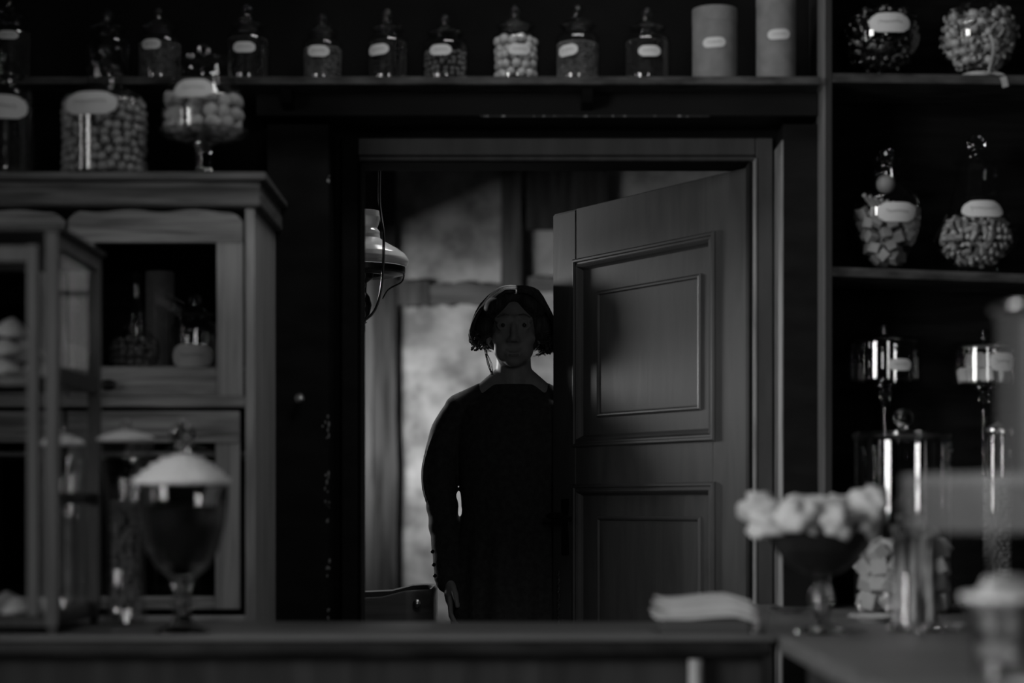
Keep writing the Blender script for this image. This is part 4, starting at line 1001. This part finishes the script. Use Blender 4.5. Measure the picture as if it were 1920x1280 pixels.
# ------------------------------------------------------------------ tub chair in the back room
Yn1, Yn2 = 5.55, 6.02
rim = ZC - .243
ch = thing('tub_chair', 'tub chair with curved wooden back and a brass stud in the back room', 'chair', (-.462, 5.8, 0))
path = []
for i in range(9): path.append((-.787 + .5 * i / 8, Yn1))
for i in range(1, 12):
    a = -math.pi / 2 + math.pi / 2 * i / 11; path.append((-.287 + .07 * math.cos(a), Yn1 + .07 + .07 * math.sin(a)))
for i in range(1, 6): path.append((-.217, Yn1 + .07 + (Yn2 - Yn1 - .14) * i / 5))
for i in range(1, 12):
    a = math.pi / 2 * i / 11; path.append((-.287 + .07 * math.cos(a), Yn2 - .07 + .07 * math.sin(a)))
for i in range(1, 9): path.append((-.287 - .5 * i / 8, Yn2))
bm = bmesh.new(); rings = []; thk = .014
for i, (x, y) in enumerate(path):
    p0, p1 = Vector(path[max(0, i - 1)]), Vector(path[min(len(path) - 1, i + 1)]); d = (p1 - p0).normalized(); nrm = Vector((-d.y, d.x))
    dip = -.012 * math.sin(math.pi * min(1, max(0, (-.25 - x) / .53))) + (0.012 if x > -.3 else 0)
    zt_ = rim + dip
    a = Vector((x, y)) - nrm * thk / 2; b = Vector((x, y)) + nrm * thk / 2
    rings.append([bm.verts.new((q.x + .45, q.y - 5.8, z)) for q, z in ((a, .40), (a, zt_ - .006), (a * .6 + b * .4, zt_), (b, zt_ - .004), (b, .40))])
for a, b in zip(rings, rings[1:]):
    for k in range(5): bm.faces.new((a[k], a[(k + 1) % 5], b[(k + 1) % 5], b[k]))
bm.faces.new(rings[0]); bm.faces.new(rings[-1][::-1])
mk('curved_back', bm, 'chair', ch, True, 50)
bx('seat', 'chair', ch, -.30, .22, Yn1 + .02 - 5.8, Yn2 - .02 - 5.8, .41, .46, .01, 2)
for dx in (-.28, .2):
    for dy_ in (-.22, .19):
        mk('leg', lathe(bmesh.new(), [(0, 0), (.015, 0), (.022, .4), (0, .4)], 14), 'chair', ch, True, loc=(dx, dy_, 0))
bm = lathe(bmesh.new(), [(0, 0), (.012, 0), (.011, .004), (.006, .007), (0, .008)], 18)
o = mk('brass_stud', bm, 'brass', ch, True, rot=(math.pi / 2, 0, 0)); o.location = (X(790, Yn1) + .45, Yn1 - 5.8 - .007, Z(1131, Yn1))

# ------------------------------------------------------------------ the woman in the doorway
YWm = 5.82
wom = thing('person', 'person with short dark parted hair in a long sleeved black dress at the door edge', 'person', (X(963, YWm), YWm, 0))
def remesh(name, bm, mat, vox, parent, smooth_it=6, fac=.5):
    me = bpy.data.meshes.new(name); bm.to_mesh(me); bm.free()
    o = bpy.data.objects.new(name, me); C.objects.link(o)
    md_ = o.modifiers.new('r', 'REMESH'); md_.mode = 'VOXEL'; md_.voxel_size = vox
    s_ = o.modifiers.new('s', 'SMOOTH'); s_.iterations = smooth_it; s_.factor = fac
    dg = bpy.context.evaluated_depsgraph_get(); dg.update()
    nm = bpy.data.meshes.new_from_object(o.evaluated_get(dg))
    o.modifiers.clear(); o.data = nm; bpy.data.meshes.remove(me)
    nm.materials.clear(); nm.materials.append(M[mat])
    for p in nm.polygons: p.use_smooth = True
    o.parent = parent; return o
bm = bmesh.new()
ell(bm, (0, .018, 1.572), (.073, .092, .086)); ell(bm, (0, -.018, 1.53), (.062, .072, .085))
ell(bm, (0, -.022, 1.478), (.054, .06, .043)); ell(bm, (0, -.058, 1.454), (.028, .024, .02))
cap(bm, (0, -.086, 1.556), (0, -.108, 1.514), .008, .0125); ell(bm, (-.013, -.094, 1.509), (.009, .011, .008), 2); ell(bm, (.013, -.094, 1.509), (.009, .011, .008), 2)
cap(bm, (-.046, -.062, 1.572), (-.012, -.08, 1.574), .011, .011); cap(bm, (.046, -.062, 1.572), (.012, -.08, 1.574), .011, .011)
for s_ in (-1, 1):
    ell(bm, (s_ * .038, -.052, 1.517), (.026, .024, .024)); ell(bm, (s_ * .03, -.055, 1.485), (.028, .026, .034))
    ell(bm, (s_ * .075, .012, 1.535), (.011, .022, .032), 2)
    lid_ = [(s_ * .031 + .0165 * math.cos(a), -.081 + .006 * abs(math.cos(a)), 1.5535 + .0095 * math.sin(a)) for a in [2 * math.pi * i / 20 for i in range(21)]]
    tube(bm, lid_, .0042, 8, False)
    cap(bm, (0, .03, 1.418), (s_ * .11, .035, 1.338), .048, .036)
    cap(bm, (s_ * .09, .035, 1.325), (s_ * .16, .035, 1.30), .04, .036)
    cap(bm, (s_ * .162, .035, 1.298), (s_ * .205, .05, 1.08), .036, .034)
    cap(bm, (s_ * .205, .05, 1.08), (s_ * .186, .0, .835), .034, .024)
    # hand: palm, four fingers, thumb
    wx, wy, wz = s_ * .186, -.004, .835
    ell(bm, (wx + s_ * .0, wy - .008, wz - .05), (.017, .036, .046), 3)
    for k, (oy, l1) in enumerate(((-.034, .072), (-.016, .082), (.004, .078), (.022, .062))):
        p0 = Vector((wx, wy + oy, wz - .085)); p1 = p0 + Vector((-s_ * .004, -.004, -l1 * .45)); p2 = p1 + Vector((-s_ * .012, -.006, -l1 * .3)); p3 = p2 + Vector((-s_ * .014, -.004, -l1 * .22))
        cap(bm, p0 + Vector((0, 0, .02)), p1, .0095, .0085, 3, 10); cap(bm, p1, p2, .0088, .0078, 3, 10); cap(bm, p2, p3, .0078, .0068, 3, 10)
    t0 = Vector((wx - s_ * .006, wy - .03, wz - .03)); t1 = t0 + Vector((-s_ * .012, -.026, -.03)); t2 = t1 + Vector((-s_ * .006, -.012, -.032))
    cap(bm, t0, t1, .012, .0105, 3, 10); cap(bm, t1, t2, .0105, .008, 3, 10)
    cap(bm, (s_ * .08, .03, .9), (s_ * .085, .02, .48), .085, .052); cap(bm, (s_ * .085, .02, .48), (s_ * .085, .045, .08), .05, .036)
    cap(bm, (s_ * .085, .05, .04), (s_ * .09, -.12, .028), .036, .026)
cap(bm, (-.019, -.0805, 1.4765), (.019, -.0805, 1.4765), .0058, .0058); cap(bm, (-.016, -.081, 1.4675), (.016, -.081, 1.4675), .0068, .0068)
cap(bm, (0, .02, 1.48), (0, .032, 1.36), .05, .056)
ell(bm, (0, .035, 1.22), (.15, .092, .17)); ell(bm, (0, .035, .93), (.152, .1, .13)); ell(bm, (0, .035, 1.06), (.122, .085, .16))
body_o = remesh('body', bm, 'skin', .0042, wom, 9)
bm = bmesh.new()
tube(bm, smoothstep_path([(-.024, -.0745, 1.4715), (-.012, -.0835, 1.4765), (0, -.086, 1.4755), (.012, -.0835, 1.4765), (.024, -.0745, 1.4715)], 16), [.001, .0016, .0022, .0028, .0032, .0034, .0034, .0034, .0034, .0034, .0034, .0034, .0032, .0028, .0022, .0016, .001], 8)
tube(bm, smoothstep_path([(-.021, -.0755, 1.4700), (-.011, -.0845, 1.4675), (0, -.087, 1.4665), (.011, -.0845, 1.4675), (.021, -.0755, 1.4700)], 16), [.001, .0018, .0026, .0034, .004, .0043, .0044, .0044, .0044, .0044, .0044, .0043, .004, .0034, .0026, .0018, .001], 8)
mk('lips', bm, 'lips', wom, True)
bm = bmesh.new()
for s_ in (-1, 1): tube(bm, smoothstep_path([(s_ * .014, -.0885, 1.5815), (s_ * .03, -.0855, 1.5855), (s_ * .047, -.071, 1.577)], 10), .0016, 8)
mk('eyebrows', bm, 'brow', wom, True)
for s_ in (-1, 1):
    bm = bmesh.new(); ell(bm, (0, 0, 0), (.0125, .0125, .0125), 3)
    e = mk('eye', bm, 'eyew', wom, True, loc=(s_ * .031, -.0725, 1.5535))
    bm = bmesh.new(); ell(bm, (0, -.0105, 0), (.006, .003, .006), 2); mk('iris', bm, 'iris', e, True)
# dress: torso, skirt with folds, sleeves, one cloth mesh
bm = bmesh.new(); r2 = random.Random(5)
def ringloft(rows, seg=72, fold=None):
    rings = []
    for (cx, cy, z, a, b, fl) in rows:
        ring = []
        for k in range(seg):
            t_ = 2 * math.pi * k / seg
            f_ = 1 + fl * (math.sin(t_ * 13 + .6 * math.sin(t_ * 3)) + .5 * math.sin(t_ * 7 + 1))
            ring.append(bm.verts.new((cx + a * f_ * math.cos(t_), cy + b * f_ * math.sin(t_), z)))
        rings.append(ring)
    for a, b in zip(rings, rings[1:]):
        for k in range(seg): bm.faces.new((a[k], a[(k + 1) % seg], b[(k + 1) % seg], b[k]))
    bm.faces.new(rings[0][::-1]); bm.faces.new(rings[-1])
ringloft([(0, .035, .12, .2, .19, .045), (0, .035, .4, .192, .17, .042), (0, .035, .7, .182, .15, .036), (0, .035, .9, .172, .128, .028), (0, .035, .985, .158, .112, .015), (0, .035, 1.02, .151, .105, .004), (0, .035, 1.035, .1535, .107, .002),
          (0, .032, 1.12, .160, .112, .004), (0, .028, 1.2, .165, .118, .003), (0, .03, 1.27, .168, .112, .002), (0, .033, 1.33, .15, .092, 0), (0, .036, 1.355, .11, .080, 0), (0, .037, 1.375, .092, .072, 0), (0, .036, 1.388, .076, .066, 0)])
for s_ in (-1, 1):
    cap(bm, (s_ * .086, .037, 1.358), (s_ * .158, .037, 1.316), .040, .048)
    pts = smoothstep_path([(s_ * .155, .037, 1.31), (s_ * .19, .04, 1.25), (s_ * .212, .045, 1.16), (s_ * .216, .052, 1.09), (s_ * .21, .045, 1.03), (s_ * .2, .03, .95), (s_ * .192, .012, .88), (s_ * .188, .004, .818)], 42)
    rr_ = []
    for i in range(len(pts)):
        t_ = i / (len(pts) - 1); base = .05 + .006 * math.sin(min(1, t_ * 2) * math.pi) - .006 * t_
        rr_.append(base + .0022 * math.sin(t_ * 60 + s_) * (1 if .42 < t_ < .72 else .3))
    tube(bm, pts, rr_, 28)
    cap(bm, pts[-3], pts[-1] + Vector((0, 0, -.001)), .043, .042)
    if s_ == -1:
        # long seam folds down the outside of the sleeve
        for off in (0, .014):
            fp = [p + Vector((-.046 - .006 * math.sin(i * .2) + off * .4, -.02 - off, .0)) for i, p in enumerate(pts[6:24])]
            tube(bm, fp, [.003 + .003 * math.sin(math.pi * i / (len(fp) - 1)) for i in range(len(fp))], 8)
for k in range(9):
    a = -1.2 + k * .3; tube(bm, smoothstep_path([(.1 * math.sin(a) - .01, -.058 + .02 * abs(a), 1.31), (.11 * math.sin(a * 1.1), -.078 + .03 * abs(a), 1.24), (.1 * math.sin(a), -.07 + .03 * abs(a), 1.12)], 12), .006, 8)
dress = remesh('dress', bm, 'dress', .0048, wom, 3)
bm = bmesh.new()
for (x, y, z) in ((-.236, -.02, .90), (-.232, -.028, .862), (-.229, -.032, .83)):
    ell(bm, (x, y, z), (.006, .006, .006), 2)
mk('cuff_buttons', bm, 'iron', dress, True)
# hair: a cap of volume and many combed locks falling from a centre parting
bm = bmesh.new(); r3 = random.Random(9)
ell(bm, (0, .034, 1.583), (.096, .094, .086)); ell(bm, (-.085, .02, 1.553), (.03, .05, .04)); ell(bm, (.085, .02, 1.55), (.03, .05, .045)); ell(bm, (0, .075, 1.54), (.088, .05, .065))
for s_ in (-1, 1): ell(bm, (s_ * .048, -.014, 1.617), (.050, .066, .032), 3, Matrix.Rotation(s_ * .62, 3, 'Y'))
ell(bm, (0, 0, 1.638), (.06, .062, .027))
cap_o = remesh('hair', bm, 'hair', .005, wom, 6)
bm = bmesh.new()
for k in range(900):
    s_ = -1 if k % 2 else 1; q = r3.random()
    y0 = -.066 + .165 * q
    zt0 = 1.668 - 1.6 * max(0, (-y0 - .02)) ** 2 * 4 - 2.2 * max(0, y0 - .04) ** 2
    if y0 < -.03: zt0 = 1.668 - (.03 + y0) ** 2 * 14
    x0_ = .008 + s_ * .002
    lift = r3.uniform(0, .014); end = r3.uniform(-.014, .024)
    yb = y0 * .8 + .022 + (.012 if y0 < -.03 else 0) + r3.uniform(-.008, .008)
    bot = 1.515 + end + (.0 if s_ < 0 else -.012) - .25 * max(0, y0 - .03)
    fl = .118 if y0 < .05 else .118 - (y0 - .05) * .9
    ez = lambda x: 1.583 + (.092 + lift * .5) * math.sqrt(max(0, 1 - (x / .125) ** 2)) - (1.675 - zt0)
    fr = max(0, -.03 - y0) / .036
    pts = [(x0_, y0, ez(0) - .002), (x0_ + s_ * .03, y0 - .004 * fr, ez(.03)), (x0_ + s_ * .062, y0 * .95 - .004 * fr, ez(.066) - .012 * fr),
           (s_ * (.092 + lift * .4), yb * .9 - .012 * fr, 1.618 - .016 * fr + lift * .3), (s_ * (fl - .008 + lift * .6), yb - .006 * fr, 1.58 - .008 * fr), (s_ * (fl + lift * .7), yb + .004, 1.545), (s_ * (fl - .002 + lift * .6 + r3.uniform(-.004, .008)), yb + .004, bot + .012), (s_ * (fl - .012 + r3.uniform(-.014, .018)), yb, bot)]
    pts = smoothstep_path(pts, 18)
    rad = [r3.uniform(.0013, .0026) * (1 if i < len(pts) - 4 else (len(pts) - i) / 4.5) for i in range(len(pts))]
    rad = [max(.0006, (rad[0] if i else .0015) * (1 if i < len(pts) - 4 else (len(pts) - i) / 4.5)) for i in range(len(pts))]
    tube(bm, pts, rad, 5)
for k in range(80):
    s_ = -1 if k % 2 else 1; y0 = r3.uniform(-.05, .08); z0 = r3.uniform(1.51, 1.55) - (.01 if s_ > 0 else 0); x_ = s_ * r3.uniform(.095, .122)
    tube(bm, [(x_ + s_ * .008 * math.cos(a) * (1 - i / 14), y0 + .003 * i / 3, z0 - .0024 * i + .006 * math.sin(a)) for i, a in enumerate([j * .75 for j in range(12)])], .002, 5)
tmp = mk('hair_locks', bm, 'hair', cap_o, True)
# a few loose strands at the neck on the lit side
bm = bmesh.new()
for k in range(9):
    x_ = -.07 - r3.uniform(0, .012); tube(bm, smoothstep_path([(x_, .02, 1.53), (x_ - .008, .015, 1.49), (x_ + r3.uniform(-.006, .01), .01, 1.45), (x_ + .012, .0, 1.415)], 10), .0008, 5)
mk('loose_strands', bm, 'hair', cap_o, True)
